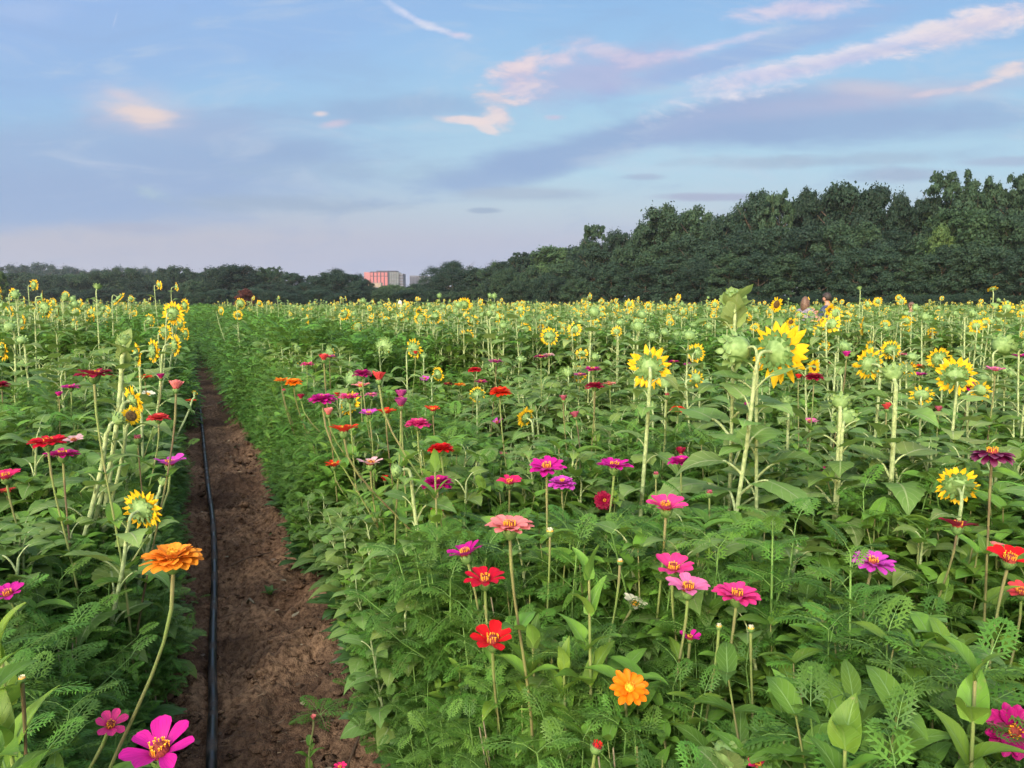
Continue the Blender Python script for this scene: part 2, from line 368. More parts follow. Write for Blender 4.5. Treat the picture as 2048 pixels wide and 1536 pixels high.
# ------------------------------------------------------------------ plant pieces
def sun_leaf(L, pet=.5, mat='sunflower_leaf', n=12, m=4, droop=None, up=.5):
    """petiole leaves the origin along +Y and up, blade at its end; drooping"""
    mb = MB(); pl = L * pet
    P = bez((0, 0, 0), (0, pl * .4, pl * .35 * up * 2), (0, pl * .8, pl * .55 * up * 2), (0, pl, pl * .5 * up * 2), 6)
    mb.add(*tube(P, np.linspace(.022, .016, 7) * L * 1.3, 5), 'sunflower_stem')
    d = rng.uniform(.7, 1.6) if droop is None else droop
    V, Fa, U = blade(L, L * rng.uniform(.72, .92), n, O_heart, droop=d, fold=rng.uniform(-.05, .35), wave=.035, serr=.05, cord=.22, m=m, start=rng.uniform(-.3, .25), twist=rng.uniform(-.35, .35))
    M = np.eye(4); M[:3, 3] = P[-1]; mb.add(V, Fa, U, mat, M)
    return mb
def zin_leaf(L, n=8, m=4, mat='zinnia_leaf', w=None):
    mb = MB(); V, Fa, U = blade(L, L * (w or rng.uniform(.34, .46)), n, O_clasp, droop=rng.uniform(.5, 1.3), fold=rng.uniform(.15, .5), wave=.02, m=m, start=rng.uniform(.1, .6), twist=rng.uniform(-.2, .2))
    mb.add(V, Fa, U, mat); return mb
def fern_leaf(L, pairs=6, simple=False, mat='fern_leaf'):
    mb = MB(); droop = rng.uniform(.6, 1.3); start = rng.uniform(.0, .35)
    def cl(t):
        a = start - droop * t * .5
        return np.array([0, math.cos(a) * t * L, math.sin(a) * t * L]), start - droop * t
    Vs = []; Fs = []; k = 0
    def lobe(p, dx, dy, dz, l, w):
        nonlocal k
        d = np.array([dx, dy, dz]); d = d / np.linalg.norm(d); sd = np.cross(d, (0, 0, 1)); sd /= np.linalg.norm(sd) + 1e-9
        Vs.extend([p, p + d * l * .55 + sd * w / 2, p + d * l, p + d * l * .45 - sd * w / 2]); Fs.append([k, k + 1, k + 2, k + 3]); k += 4
    for i in range(pairs):
        t = .22 + .72 * i / (pairs - 1); p, a = cl(t); pl = L * (.40 * math.sin(math.pi * min(1, (t * .8 + .12))) + .05)
        for sgn in (-1, 1):
            fw = .75 + .25 * t; dx, dy, dz = sgn * .8, fw * math.cos(a), fw * math.sin(a) - .12
            d = np.array([dx, dy, dz]); d /= np.linalg.norm(d)
            w = L * (.16 if simple else .055)
            lobe(p, dx, dy, dz, pl, w)
            if not simple:
                for u, ll in ((.35, .42), (.6, .36)):
                    q = p + d * pl * u
                    for s2 in (-1, 1):
                        e = np.array([d[0] * .6 - s2 * d[1] * .7, d[1] * .6 + s2 * d[0] * .7, d[2]]); lobe(q, *e, pl * ll, L * .042)
    p, a = cl(.94); lobe(p, 0, math.cos(a), math.sin(a), L * .2, L * (.16 if simple else .06))
    mb.add(np.array(Vs), np.array(Fs), None, mat)
    if not simple:
        mb.add(*tube([cl(t)[0] for t in (0, .33, .66, .95)], [L * .012, L * .010, L * .007, L * .004], 3), 'fern_stem')
    return mb
def spin(az, el=0.):           # direction vector
    return np.array([math.sin(az) * math.cos(el), math.cos(az) * math.cos(el), math.sin(el)])
def fern_plant(h, simple=False):
    mb = MB(); lean = np.array([rng.uniform(-.12, .12), rng.uniform(-.12, .12), 0]) * h
    def axis_(base, d, hh, nodes, L, r):
        tip = base + d * hh
        mb.add(*tube([base, base + d * hh * .5, tip], [r, r * .8, r * .4], 4), 'fern_stem')
        az = rng.random() * 6.28
        for i in range(nodes):
            t = .25 + .75 * i / max(1, nodes - 1); p = base + d * hh * t; az += 1.57 + rng.uniform(-.3, .3)
            el = rng.uniform(.0, .6) + (.6 if i >= nodes - 1 else 0)
            for k in (0, math.pi):
                mb.add_mb(fern_leaf(L * (1 - .35 * t) * rng.uniform(.8, 1.15), 4 if simple else 6, simple), basis(spin(az + k, el), pos=p))
    up = np.array([0, 0, 1.]) + lean / h
    axis_(np.zeros(3), up / np.linalg.norm(up), h, 5 if simple else 9, h * .25 if not simple else h * .42, h * .008)
    if not simple:
        for k in range(3):
            az = rng.random() * 6.28; axis_(up * h * rng.uniform(.2, .55), spin(az, rng.uniform(.7, 1.1)), h * rng.uniform(.3, .45), 4, h * .2, h * .005)
    return mb
def zin_plant(h, branches=3, n=7, m=2):
    mb = MB()
    def ax(base, d, hh, nodes, L, r):
        mb.add(*tube([base, base + d * hh * .5, base + d * hh], [r, r * .8, r * .5], 4), 'zinnia_stem'); az = rng.random() * 6.28
        for i in range(nodes):
            t = .15 + .85 * i / max(1, nodes - 1); az += 1.57 + rng.uniform(-.2, .2)
            for k in (0, math.pi):
                mb.add_mb(zin_leaf(L * 1.4 * rng.uniform(.8, 1.2) * (1 - .3 * t), n, m), basis(spin(az + k, rng.uniform(.1, .5)), pos=base + d * hh * t))
    u = np.array([rng.uniform(-.1, .1), rng.uniform(-.1, .1), 1.]); u /= np.linalg.norm(u)
    ax(np.zeros(3), u, h, 7, .115, .0045)
    for k in range(branches): ax(u * h * rng.uniform(.2, .6), spin(rng.random() * 6.28, rng.uniform(.8, 1.15)), h * rng.uniform(.3, .42), 4, .095, .003)
    return mb
def sunfill_plant(h, n=8, m=2):
    mb = MB(); u = np.array([rng.uniform(-.06, .06), rng.uniform(-.06, .06), 1.])
    mb.add(*tube([np.zeros(3), u * h * .5, u * h], [.009, .008, .005], 5), 'sunflower_stem'); az = rng.random() * 6
    for i in range(12):
        t = .15 + .85 * i / 11; az += 2.4
        mb.add_mb(sun_leaf(.21 * (1 - .5 * t ** 2) * rng.uniform(.85, 1.15), .5, 'sunflower_leaf', n, m, up=.6), basis(spin(az, .35), pos=u * h * t))
    return mb
def broad_plant(h):
    mb = MB()
    for i in range(9):
        az = rng.random() * 6.28; L = h * rng.uniform(.5, .8)
        V, Fa, U = blade(L, L * .5, 7, O_ovate, droop=rng.uniform(.8, 1.6), fold=.2, wave=.03, m=2, start=rng.uniform(.4, .9))
        mb.add(V, Fa, U, 'weed_leaf', basis(spin(az, rng.uniform(.1, .5)), pos=(0, 0, h * rng.uniform(0, .3))))
    return mb
# ------------------------------------------------------------------ zinnia flower
def zinnia_head(d, color, form, nrm, pos):
    """returns calyx, petals, disc builders; d overall diameter"""
    M = frameZ(nrm, pos); r = d / 2
    cal = MB(); cr = r * (.30 if form != 'bud' else .8)
    cal.add(*revolve([(.0016, -cr * 1.5), (cr * .45, -cr * 1.35), (cr * .85, -cr * .9), (cr, -cr * .3), (cr * .9, 0), (0, .0)], 12), 'bract_dark', M)
    for ring, zz in ((0, -.9), (1, -.45)):
        for i in range(9):
            V, Fa, U = blade(cr * .7, cr * .55, 3, O_ovate, droop=.2, m=2); a = 6.283 * (i + .5 * ring) / 9
            B = basis((math.cos(a) * .25, math.sin(a) * .25, 1), (-math.cos(a), -math.sin(a), .2), (math.cos(a) * cr * (.8 + .2 * ring), math.sin(a) * cr * (.8 + .2 * ring), cr * zz))
            cal.add(V, Fa, U, 'bract', M @ B)
    pet = MB(); dis = MB(); pm = 'petal ' + color
    rows = {'single': [(rng.choice([9, 11, 12, 13]), 1., .12)], 'semi': [(13, 1., .05), (11, .82, .3)], 'double': [(16, 1., -.15), (15, .88, .1), (13, .72, .35), (10, .52, .6)],
            'cup': [(12, 1., .75), (9, .85, .95)], 'few': [(7, 1., .35)], 'loose': [(10, 1., .3)], 'bud': [(9, 1., 1.25)], 'droop': [(16, 1., -.5), (14, .9, -.2)]}[form]
    wide = {'single': .22, 'semi': .20, 'double': .22, 'cup': .23, 'few': .27, 'loose': .235, 'bud': .16, 'droop': .2}[form]
    for nn, ln, el in rows:
        a0 = rng.random() * 6
        for i in range(nn):
            if form in ('loose', 'few') and rng.random() < .06: continue
            a = a0 + 6.283 * i / nn + rng.uniform(-.1, .1); e = el + rng.uniform(-.13, .13); L = (r - cr * .55) * ln * rng.uniform(.88, 1.06)
            V, Fa, U = blade(L, d * wide * rng.uniform(.85, 1.1) * (.6 + .4 * ln), 7, O_spoon, droop=rng.uniform(.25, .75) if form != 'cup' else -.1, fold=rng.uniform(.05, .3), m=4, start=.25, cup=-.04, twist=rng.uniform(-.25, .25))
            B = basis((math.cos(a) * math.cos(e), math.sin(a) * math.cos(e), math.sin(e)), (0, 0, 1), (math.cos(a) * cr * .6, math.sin(a) * cr * .6, r * .02 + (1 - ln) * r * .3))
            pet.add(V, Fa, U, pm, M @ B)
    if form == 'double': cr2, hz = cr * .55, r * .34
    else: cr2, hz = cr * .85, r * (.28 if form != 'bud' else .1)
    dis.add(*revolve([(cr2, 0), (cr2 * .98, hz * .4), (cr2 * .75, hz * .8), (cr2 * .35, hz), (0, hz * 1.02)], 12), 'zinnia_floret' if color in ('orange', 'yellow orange', 'white') else 'zinnia_cone', M)
    for i in range(15 if form != 'bud' else 3):          # little star florets in a ring
        a = 6.283 * i / 16 + rng.uniform(-.1, .1); rr = cr2 * rng.uniform(.62, .98); q = np.array([math.cos(a) * rr, math.sin(a) * rr, hz * (.72 + rng.uniform(0, .3))])
        for k in range(4):
            b = a + k * 1.57; V, Fa, U = blade(r * .085, r * .05, 2, O_ovate, droop=.8, m=2, start=.6)
            dis.add(V, Fa, U, 'zinnia_floret', M @ basis((math.cos(b), math.sin(b), .7), pos=q))
        dis.add(*tube([q - [0, 0, r * .12], q + [0, 0, r * .03]], [r * .014, r * .02], 4), 'zinnia_floret', M)
    return cal, pet, dis
# zinnias: x, y, width px, colour, form, tilt x, tilt y (minus = towards the camera), place words
Z = [
 (188, 752, 75, 'crimson', 'semi', 0, .05, 'large, with orange centre left of the tall leaning sunflower stalk'),
 (142, 776, 36, 'magenta', 'semi', 0, 0, 'small, left below the large crimson zinnia'),
 (118, 792, 24, 'magenta', 'cup', 0, 0, 'tiny, lowest of the small ones left of the crimson zinnia'),
 (3, 771, 34, 'crimson', 'double', 0, 0, 'cut by the left edge of the photo'),
 (290, 756, 34, 'orange red', 'semi', 0, 0, 'small, right behind the tall leaning sunflower stalk'),
 (322, 757, 26, 'deep magenta', 'cup', 0, 0, 'half hidden, between the leaning stalk and the hose'),
 (352, 778, 46, 'salmon pink', 'cup', 0, .1, 'funnel shaped, at the left edge of the path'),
 (296, 790, 30, 'white', 'loose', .2, -.2, 'beside the ragged yellow sunflower on the left'),
 (317, 838, 46, 'coral', 'double', 0, 0, 'on the left beneath the funnel shaped pink one'),
 (380, 803, 24, 'orange red', 'semi', 0, 0, 'touching the hose beneath the yellow bud'),
 (96, 888, 74, 'crimson red', 'semi', 0, 0, 'wide, above the magenta one at far left'),
 (148, 882, 42, 'pale pink', 'loose', 0, -.2, 'small, right of the wide crimson red one'),
 (126, 912, 68, 'deep magenta', 'semi', 0, .05, 'under the wide crimson red one at far left'),
 (12, 956, 66, 'hot pink', 'loose', 0, -.1, 'with orange centre cut by the left edge'),
 (14, 984, 36, 'coral', 'loose', 0, 0, 'low behind leaves at the left edge'),
 (340, 930, 68, 'violet pink', 'few', 0, 0, 'with tall orange cone between sunflower and hose'),
 (345, 1122, 124, 'yellow orange', 'double', 0, .0, 'large, many petalled, on a long bare stem beside the hose'),
 (18, 1190, 70, 'magenta', 'loose', -.1, -.3, 'half cut by the left edge above the bottom leaves'),
 (220, 1452, 68, 'pink', 'few', .5, -.5, 'tilted, above the big magenta one at bottom left'),
 (320, 1506, 152, 'magenta', 'few', 0, -.25, 'largest, at the very bottom left'),
 (275, 876, 22, 'dusty pink', 'bud', 0, 0, 'withered, between two sunflower stalks on the left'),
 (563, 762, 32, 'orange', 'semi', 0, 0, 'left one of the orange pair beside the path'),
 (587, 766, 36, 'orange', 'double', 0, -.1, 'right one of the orange pair beside the path'),
 (602, 797, 24, 'crimson', 'cup', 0, 0, 'small, under the orange pair'),
 (614, 730, 28, 'pink', 'semi', 0, 0, 'overlapping a yellow sunflower above the orange pair'),
 (567, 781, 12, 'hot pink', 'bud', 0, 0, 'tiny, under the left orange one'),
 (645, 801, 58, 'magenta', 'double', 0, 0, 'broad, right of the small crimson one'),
 (657, 829, 34, 'salmon pink', 'cup', 0, 0, 'cupped, directly under the broad magenta one'),
 (688, 863, 68, 'orange red', 'loose', 0, .1, 'wide, on a green stem left of the centre'),
 (668, 932, 44, 'orange red', 'loose', 0, 0, 'small and low, left of the pale pink one'),
 (725, 749, 42, 'deep magenta', 'double', 0, 0, 'touching the coral one in the upper middle'),
 (758, 760, 46, 'coral', 'cup', 0, .1, 'right neighbour of the upper magenta one'),
 (722, 774, 40, 'salmon pink', 'loose', 0, 0, 'over the downturned sunflower'),
 (700, 796, 50, 'pink', 'semi', 0, 0, 'with dark bud over the downturned sunflower'),
 (674, 792, 20, 'red', 'cup', 0, 0, 'tiny, between two pink ones'),
 (648, 720, 32, 'coral', 'cup', 0, 0, 'small, behind the pale stalk of a shaggy bud'),
 (659, 715, 28, 'mauve', 'semi', 0, 0, 'small, under a shaggy sunflower bud'),
 (690, 728, 22, 'salmon pink', 'semi', 0, 0, 'small flat one above the deep magenta one'),
 (743, 791, 30, 'light pink', 'semi', 0, 0, 'thin, edge on, beneath the coral one'),
 (738, 829, 44, 'violet pink', 'few', -.1, -.1, 'with orange cone joined to a red orange one'),
 (772, 827, 48, 'orange red', 'loose', 0, .05, 'joined to the violet pink one'),
 (802, 812, 44, 'mauve', 'cup', 0, 0, 'lower half of a stacked mauve pair'),
 (802, 795, 42, 'mauve', 'cup', 0, .1, 'upper half of a stacked mauve pair'),
 (866, 822, 40, 'orange red', 'few', 0, 0, 'with a hanging petal in the middle of the bed'),
 (835, 850, 54, 'pink', 'double', 0, 0, 'ruffled, under the stacked mauve pair'),
 (882, 900, 56, 'red', 'double', -.05, .05, 'deep, above the round magenta one'),
 (741, 929, 60, 'pale pink', 'loose', 0, 0, 'with dark red cone, left of the middle'),
 (770, 961, 26, 'red', 'cup', 0, 0, 'half hidden by the nodding sunflower bud'),
 (800, 963, 22, 'red', 'cup', .3, 0, 'behind the bent neck of a sunflower bud'),
 (850, 758, 22, 'violet pink', 'loose', 0, -.6, 'small purple one facing forward in the middle'),
 (831, 708, 16, 'red', 'cup', 0, 0, 'tiny, on thin stem against a big sunflower'),
 (856, 722, 18, 'white', 'loose', 0, -.3, 'tiny, beside a green sunflower bud'),
 (875, 969, 68, 'deep magenta', 'double', 0, -.05, 'round, many petalled, left of the middle'),
 (883, 1020, 50, 'hot pink', 'loose', 0, 0, 'flat, under the round magenta one'),
 (949, 741, 28, 'crimson red', 'double', 0, 0, 'small upright one in the upper middle'),
 (962, 765, 28, 'deep magenta', 'semi', 0, 0, 'small, behind the orange red double one'),
 (992, 725, 32, 'mauve', 'semi', 0, 0, 'flat, on a long stem in the upper middle'),
 (1000, 786, 48, 'orange red', 'double', 0, -.05, 'bright full one in the upper middle'),
 (896, 769, 22, 'crimson', 'semi', 0, 0, 'small flat one left of a small orange one'),
 (919, 771, 24, 'orange', 'semi', 0, 0, 'small flat one in the upper middle'),
 (995, 846, 28, 'violet pink', 'few', -.4, -.4, 'tilted, on a dark crooked stem'),
 (908, 832, 14, 'mauve', 'loose', 0, -.3, 'tiny, in leaves of the middle bed'),
 (1005, 914, 26, 'dusty pink', 'cup', .2, 0, 'half opened bud above a hot pink one'),
 (1019, 967, 56, 'hot pink', 'loose', 0, -.05, 'left of the big magenta one in the middle'),
 (1094, 938, 80, 'magenta', 'semi', 0, -.2, 'big many-rayed one near the middle of the photo'),
 (1124, 969, 62, 'violet pink', 'double', 0, -.1, 'just under the big many-rayed magenta one'),
 (1020, 1058, 106, 'salmon pink', 'semi', 0, .02, 'large flat one on a long straight stem'),
 (932, 1110, 86, 'magenta', 'loose', -.25, .1, 'tilted, between salmon and crimson ones'),
 (970, 1163, 90, 'crimson red', 'loose', 0, -.12, 'with yellow centre under the tilted magenta one'),
 (985, 1284, 100, 'red', 'few', 0, -.15, 'bright scarlet one at lower centre'),
 (1208, 1001, 40, 'crimson', 'double', .2, -2.6, 'small one facing the camera right of the middle'),
 (1229, 935, 76, 'magenta', 'semi', .05, 0, 'right of the middle, above the crimson facing one'),
 (1082, 715, 30, 'deep magenta', 'semi', 0, 0, 'small, beside a tiny pale one'),
 (1098, 711, 24, 'pale pink', 'semi', 0, 0, 'tiny, above a small magenta one'),
 (1127, 800, 26, 'dusty pink', 'cup', 0, 0, 'cupped, in the upper middle right'),
 (1163, 798, 22, 'pale pink', 'semi', 0, 0, 'tiny flat one under the crimson ones'),
 (1151, 834, 30, 'dusty pink', 'cup', -.2, .1, 'tilted cup in the leaves right of the middle'),
 (1186, 741, 38, 'deep magenta', 'semi', 0, 0, 'on tall stem in front of a yellow sunflower'),
 (1160, 751, 28, 'mauve', 'semi', 0, 0, 'across the front of a yellow sunflower'),
 (1190, 774, 42, 'crimson', 'double', 0, 0, 'ruffled, below the magenta and mauve ones'),
 (1220, 770, 30, 'salmon pink', 'loose', 0, 0, 'with orange cone right of the ruffled crimson one'),
 (1258, 1377, 78, 'orange', 'semi', .1, -.75, 'plain orange one facing up at lower right'),
 (1268, 1210, 56, 'white', 'loose', .45, -.2, 'creamy one tilted to the right'),
 (1332, 1017, 88, 'pink', 'loose', 0, -.1, 'on a long stem, right of the middle'),
 (1346, 1140, 92, 'pink', 'loose', 0, -.2, 'upper of the touching pink pair'),
 (1376, 1180, 98, 'light pink', 'loose', 0, -.05, 'lower of the touching pink pair'),
 (1474, 1194, 98, 'pink', 'semi', .05, -.05, 'with dark cone, right of the touching pair'),
 (1380, 1277, 46, 'magenta', 'few', 0, -.1, 'small low one under the touching pair'),
 (1362, 926, 56, 'magenta', 'double', 0, 0, 'round, left of the grey-green sunflower leaves'),
 (1362, 908, 34, 'crimson', 'cup', 0, 0, 'peeping over a round magenta one'),
 (1347, 725, 24, 'deep magenta', 'semi', 0, 0, 'small flat one right of the back-turned sunflower'),
 (1376, 730, 22, 'mauve', 'semi', 0, 0, 'small flat one left of a split sunflower'),
 (1356, 821, 36, 'orange red', 'double', 0, 0, 'small, between two sunflower stalks'),
 (1413, 830, 30, 'salmon pink', 'double', 0, 0, 'small dusty salmon one before the thick stems'),
 (1334, 790, 16, 'crimson', 'bud', 0, 0, 'tiny, by the green bud beside the back-turned sunflower'),
 (1495, 815, 26, 'mauve', 'cup', 0, 0, 'half hidden by a thick sunflower stem'),
 (1530, 820, 30, 'magenta', 'semi', 0, 0, 'right behind the thick sunflower stem'),
 (1620, 845, 38, 'light pink', 'few', 0, -.1, 'with orange cone right of a leafy bud'),
 (1655, 943, 34, 'pink', 'few', -.3, -.3, 'few petals showing behind the twin-bud stalk'),
 (1745, 1128, 90, 'violet pink', 'semi', .1, -.15, 'above the tall feathery weed'),
 (1984, 908, 86, 'dark purple', 'droop', 0, .02, 'wine-dark one with reflexed petals at right'),
 (1915, 1054, 76, 'crimson', 'loose', .1, .1, 'ragged, under the half hidden sunflower'),
 (1773, 818, 34, 'coral', 'cup', 0, 0, 'small, behind the stout sunflower stem'),
 (1877, 822, 26, 'dusty pink', 'cup', 0, 0, 'half opened, right of the stout stem'),
 (1938, 775, 40, 'deep magenta', 'double', 0, -.1, 'beside the spidery sunflower at right'),
 (1839, 751, 30, 'magenta', 'loose', 0, 0, 'small, left of the spidery sunflower'),
 (1832, 735, 32, 'orange red', 'semi', 0, 0, 'small flat one above a small magenta one'),
 (1867, 750, 18, 'light pink', 'semi', 0, 0, 'tiny flat one touching the spidery sunflower'),
 (1693, 713, 28, 'magenta', 'cup', 0, 0, 'small, in the upper right field'),
 (1668, 728, 22, 'coral', 'semi', 0, 0, 'tiny, between a bud and the yellow open sunflower'),
 (1628, 756, 42, 'crimson', 'double', 0, 0, 'ragged cluster under the small open sunflower'),
 (1597, 757, 24, 'red', 'cup', 0, 0, 'dark small one left of the ragged crimson cluster'),
 (1804, 710, 22, 'light pink', 'semi', 0, 0, 'tiny flat one in the upper right field'),
 (1991, 742, 40, 'light pink', 'loose', 0, 0, 'pale wide one near the right edge'),
 (2038, 714, 34, 'magenta', 'semi', 0, 0, 'upper one cut by the right edge'),
 (2019, 1121, 94, 'red', 'loose', 0, -.25, 'bright one with yellow florets at the right edge'),
 (1994, 1098, 50, 'salmon pink', 'double', 0, 0, 'behind the bright red one at right edge'),
 (2042, 1187, 70, 'coral', 'loose', -.15, -.1, 'under the bright red one, cut by the edge'),
 (2024, 1462, 110, 'deep magenta', 'semi', -.3, -1.6, 'large one facing forward at the bottom right'),
 (627, 1438, 28, 'salmon pink', 'cup', 0, -.1, 'tiny, on a weak seedling in the path'),
 (680, 1536, 30, 'hot pink', 'few', 0, 0, 'cut by the bottom edge beside the path'),
 (1517, 1534, 50, 'hot pink', 'few', 0, 0, 'cut by the bottom edge under the pale bud'),
 (1194, 1492, 30, 'red', 'bud', .4, 0, 'narrow unopened one at the bottom'),
 (1100, 1062, 20, 'white', 'bud', 0, 0, 'closed greenish bud right of the salmon one'),
 (1312, 948, 16, 'dusty pink', 'bud', 0, 0, 'tiny, on thin stalk right of the magenta one'),
 (1240, 1122, 15, 'white', 'bud', 0, 0, 'round green bud above the creamy tilted one'),
 (1438, 1252, 15, 'white', 'bud', 0, 0, 'round green bud left under the pink dark-coned one'),
 (1502, 1256, 17, 'white', 'bud', 0, 0, 'round green bud right under the pink dark-coned one'),
 (44, 1356, 18, 'white', 'bud', 0, 0, 'pale green bud at the lower left edge'),
 (1419, 985, 18, 'dusty pink', 'bud', 0, 0, 'tiny closed one on an arching stalk'),
]
SKIPSEED = 3
stem_bases = []; FL = []
for zi, (px, py, w, col, form, tx, ty, where) in enumerate(Z):
    rng.seed(1000 + zi)
    size = {'cup': .08, 'bud': .025}.get(form, .112 if w < 60 else .12)
    if form == 'cup' and w < 30: size = .068
    if px == 627: size = .032
    if px == 320: size = .118
    dep = size * F / w * (1.0 if form not in ('cup',) else 1.0)
    dep = max(.85, min(dep, 9)) if form != 'bud' else {275: 3.2, 567: 5.3, 1334: 3.8, 1194: 1.4, 1100: 2.1, 1312: 2.8, 1419: 2.6, 1240: 1.9, 1438: 1.7, 1502: 1.7, 44: 1.3}[px]
    if form != 'bud' and px != 627:
        drop = -ray(px, py).z
        if drop > .25 and dep > (CAMH - .66) / drop: dep = (CAMH - .66) / drop; size = w * dep / F
    if form == 'bud': size = w * dep / F * 1.05
    if px == 627: g0 = ground_pt(632, 1530); dep = proj(g0)[2] * .93
    C = at(px, py, dep)
    if C.z < .12: C.z = .12
    nrm = Vector((tx, ty, 1)).normalized()
    bx = C.x + rng.uniform(-.05, .05) * C.z; by = C.y + rng.uniform(-.03, .08) * C.z
    if px == 345: bx = C.x - .11; by = C.y + .12
    if px == 1332: bx = C.x - .05
    if px == 320: bx = C.x - .12; by = C.y + .25
    c0, s0 = cs(bx, by)
    if px != 627 and -.22 < c0 < .68:
        c0 = (-.26 - rng.random() * .2) if c0 < .2 else (.70 + rng.random() * .3); bx, by = xy(c0, s0)
    base = Vector((bx, by, terrain(bx, by)))
    root = empty('zinnia', base)
    loc = C - base
    art = 'an ' if col[0] in 'aeiou' else 'a '
    tag(root, f'{col} zinnia, {where}', 'zinnia', 'zinnias in bloom among the leaves')
    cal, pet, dis = zinnia_head(size, col, form, nrm, loc)
    H = loc.z; cr = size * .15
    tip = loc - nrm * cr * 1.4
    pts = bez((0, 0, -.02), (rng.uniform(-.09, .09), rng.uniform(-.06, .06), H * .5), tip - nrm * H * .25, tip, 10)
    st = MB(); r0 = .0034 if w > 30 else .003
    sm = 'purple_stem' if rng.random() < .3 or px in (1984, 883) else 'zinnia_stem'
    st.add(*tube(pts, [r0 * (1.25 - .4 * u) if u < .9 else r0 * 1.15 for u in np.linspace(0, 1, 11)], 7), sm)
    part('stem', st, root)
    hd = part('flower_head', cal, root); part('petal_ring', pet, hd); part('flower_disc', dis, hd)
    stem_bases.append((bx, by)); FL.append((C.x, C.y, C.z, size * .75))
    npair = 4 if w > 30 else 3
    if px in (345,): npair = 2
    az = rng.random() * 6.28
    for i in range(npair):
        t = (.15, .34, .52, .68)[i] if npair > 2 else (.3, .42)[i]
        k = int(t * 10); p = pts[k] + (pts[k + 1] - pts[k]) * (t * 10 - k); az += 1.57
        L = (.125 - .05 * t) * rng.uniform(.85, 1.15) * (1 if H > .5 else .5)
        for kk in (0, math.pi):
            lf = MB().add_mb(zin_leaf(L), basis(spin(az + kk, rng.uniform(.15, .5)), pos=p)); part('leaf', lf, root)
# ------------------------------------------------------------------ sunflowers
def sun_head(D, n, C, form='open', green=.52, detail=2):
    """n = facing of the disc, C = centre of the flower plane"""
    M = frameZ(n, C); Rr = D / 2 * green
    hd, pet, dis = MB(), MB(), MB()
    seg = 18 if detail > 1 else 10
    bm = rng.choice(['bract', 'bract_dark'])
    if form == 'bud':
        hd.add(*revolve([(Rr * .12, -Rr * 1.0), (Rr * .45, -Rr * .8), (Rr * .85, -Rr * .45), (Rr, 0), (Rr * .8, Rr * .45), (Rr * .4, Rr * .66), (0, Rr * .7)], seg), 'bract', M)
        rings = [(0, 10, -.4, .2), (1, 10, -.1, .5), (2, 8, .2, .9)]
        for k, nn, zz, tilt in rings:
            for i in range(nn):
                a = 6.283 * (i + .5 * k) / nn + rng.uniform(-.1, .1)
                V, Fa, U = blade(Rr * rng.uniform(.35, .8), Rr * .42, 5, O_ovate, droop=-rng.uniform(.5, 1.3) - tilt * .6, m=2, fold=.2)
                d = (math.cos(a) * (.8 - tilt * .5), math.sin(a) * (.8 - tilt * .5), .7 + tilt * .3)
                hd.add(V, Fa, U, 'bract', M @ basis(d, (math.cos(a), math.sin(a), -.2), (math.cos(a) * Rr * .92, math.sin(a) * Rr * .92, Rr * zz)))
        return hd, None, None
    hd.add(*revolve([(Rr * .10, -Rr * .62), (Rr * .25, -Rr * .52), (Rr * .6, -Rr * .38), (Rr * .93, -Rr * .14), (Rr, 0), (Rr * .96, Rr * .06)], seg), 'bract', M)
    for k, (nn, rr, zz, ln) in enumerate(((15, .97, 0., .62), (13, .88, -.1, .6), (10, .66, -.24, .55)) if detail > 1 else ((10, .98, 0., .5),)):
        for i in range(nn):
            a = 6.283 * (i + .5 * k) / nn + rng.uniform(-.12, .12)
            V, Fa, U = blade(Rr * ln * rng.uniform(.6, 1.), Rr * .36, 4 if detail > 1 else 2, O_ovate, droop=rng.uniform(-.6, .5), m=2, fold=.2)
            hd.add(V, Fa, U, 'bract_dark' if k < 2 and detail > 1 else bm, M @ basis((math.cos(a), math.sin(a), rng.uniform(-.35, .1)), (0, 0, -1), (math.cos(a) * Rr * rr, math.sin(a) * Rr * rr, Rr * (zz - .03))))
    pl = D / 2 - Rr * .85
    for k, (nn, el) in enumerate(((17, .0), (16, .14)) if detail > 1 else ((18, .05),)):
        for i in range(nn):
            if rng.random() < .07: continue
            a = 6.283 * (i + .5 * k) / nn + rng.uniform(-.1, .1); L = pl * rng.uniform(.8, 1.2)
            e = el + rng.uniform(-.2, .25)
            V, Fa, U = blade(L, pl * rng.uniform(.34, .46) if detail > 1 else pl * .5, 6 if detail > 1 else 3, O_sunp, droop=rng.uniform(-.5, .7), m=2, fold=rng.uniform(.1, .45), twist=rng.uniform(-.5, .5))
            pet.add(V, Fa, U, 'sunflower_petal', M @ basis((math.cos(a) * math.cos(e), math.sin(a) * math.cos(e), math.sin(e)), (0, 0, 1), (math.cos(a) * Rr * .88, math.sin(a) * Rr * .88, 0.)))
    dis.add(*revolve([(Rr * .95, Rr * .05), (Rr * .8, Rr * .16), (Rr * .45, Rr * .2), (0, Rr * .14)], seg), 'sunflower_disc', M)
    return hd, pet, dis
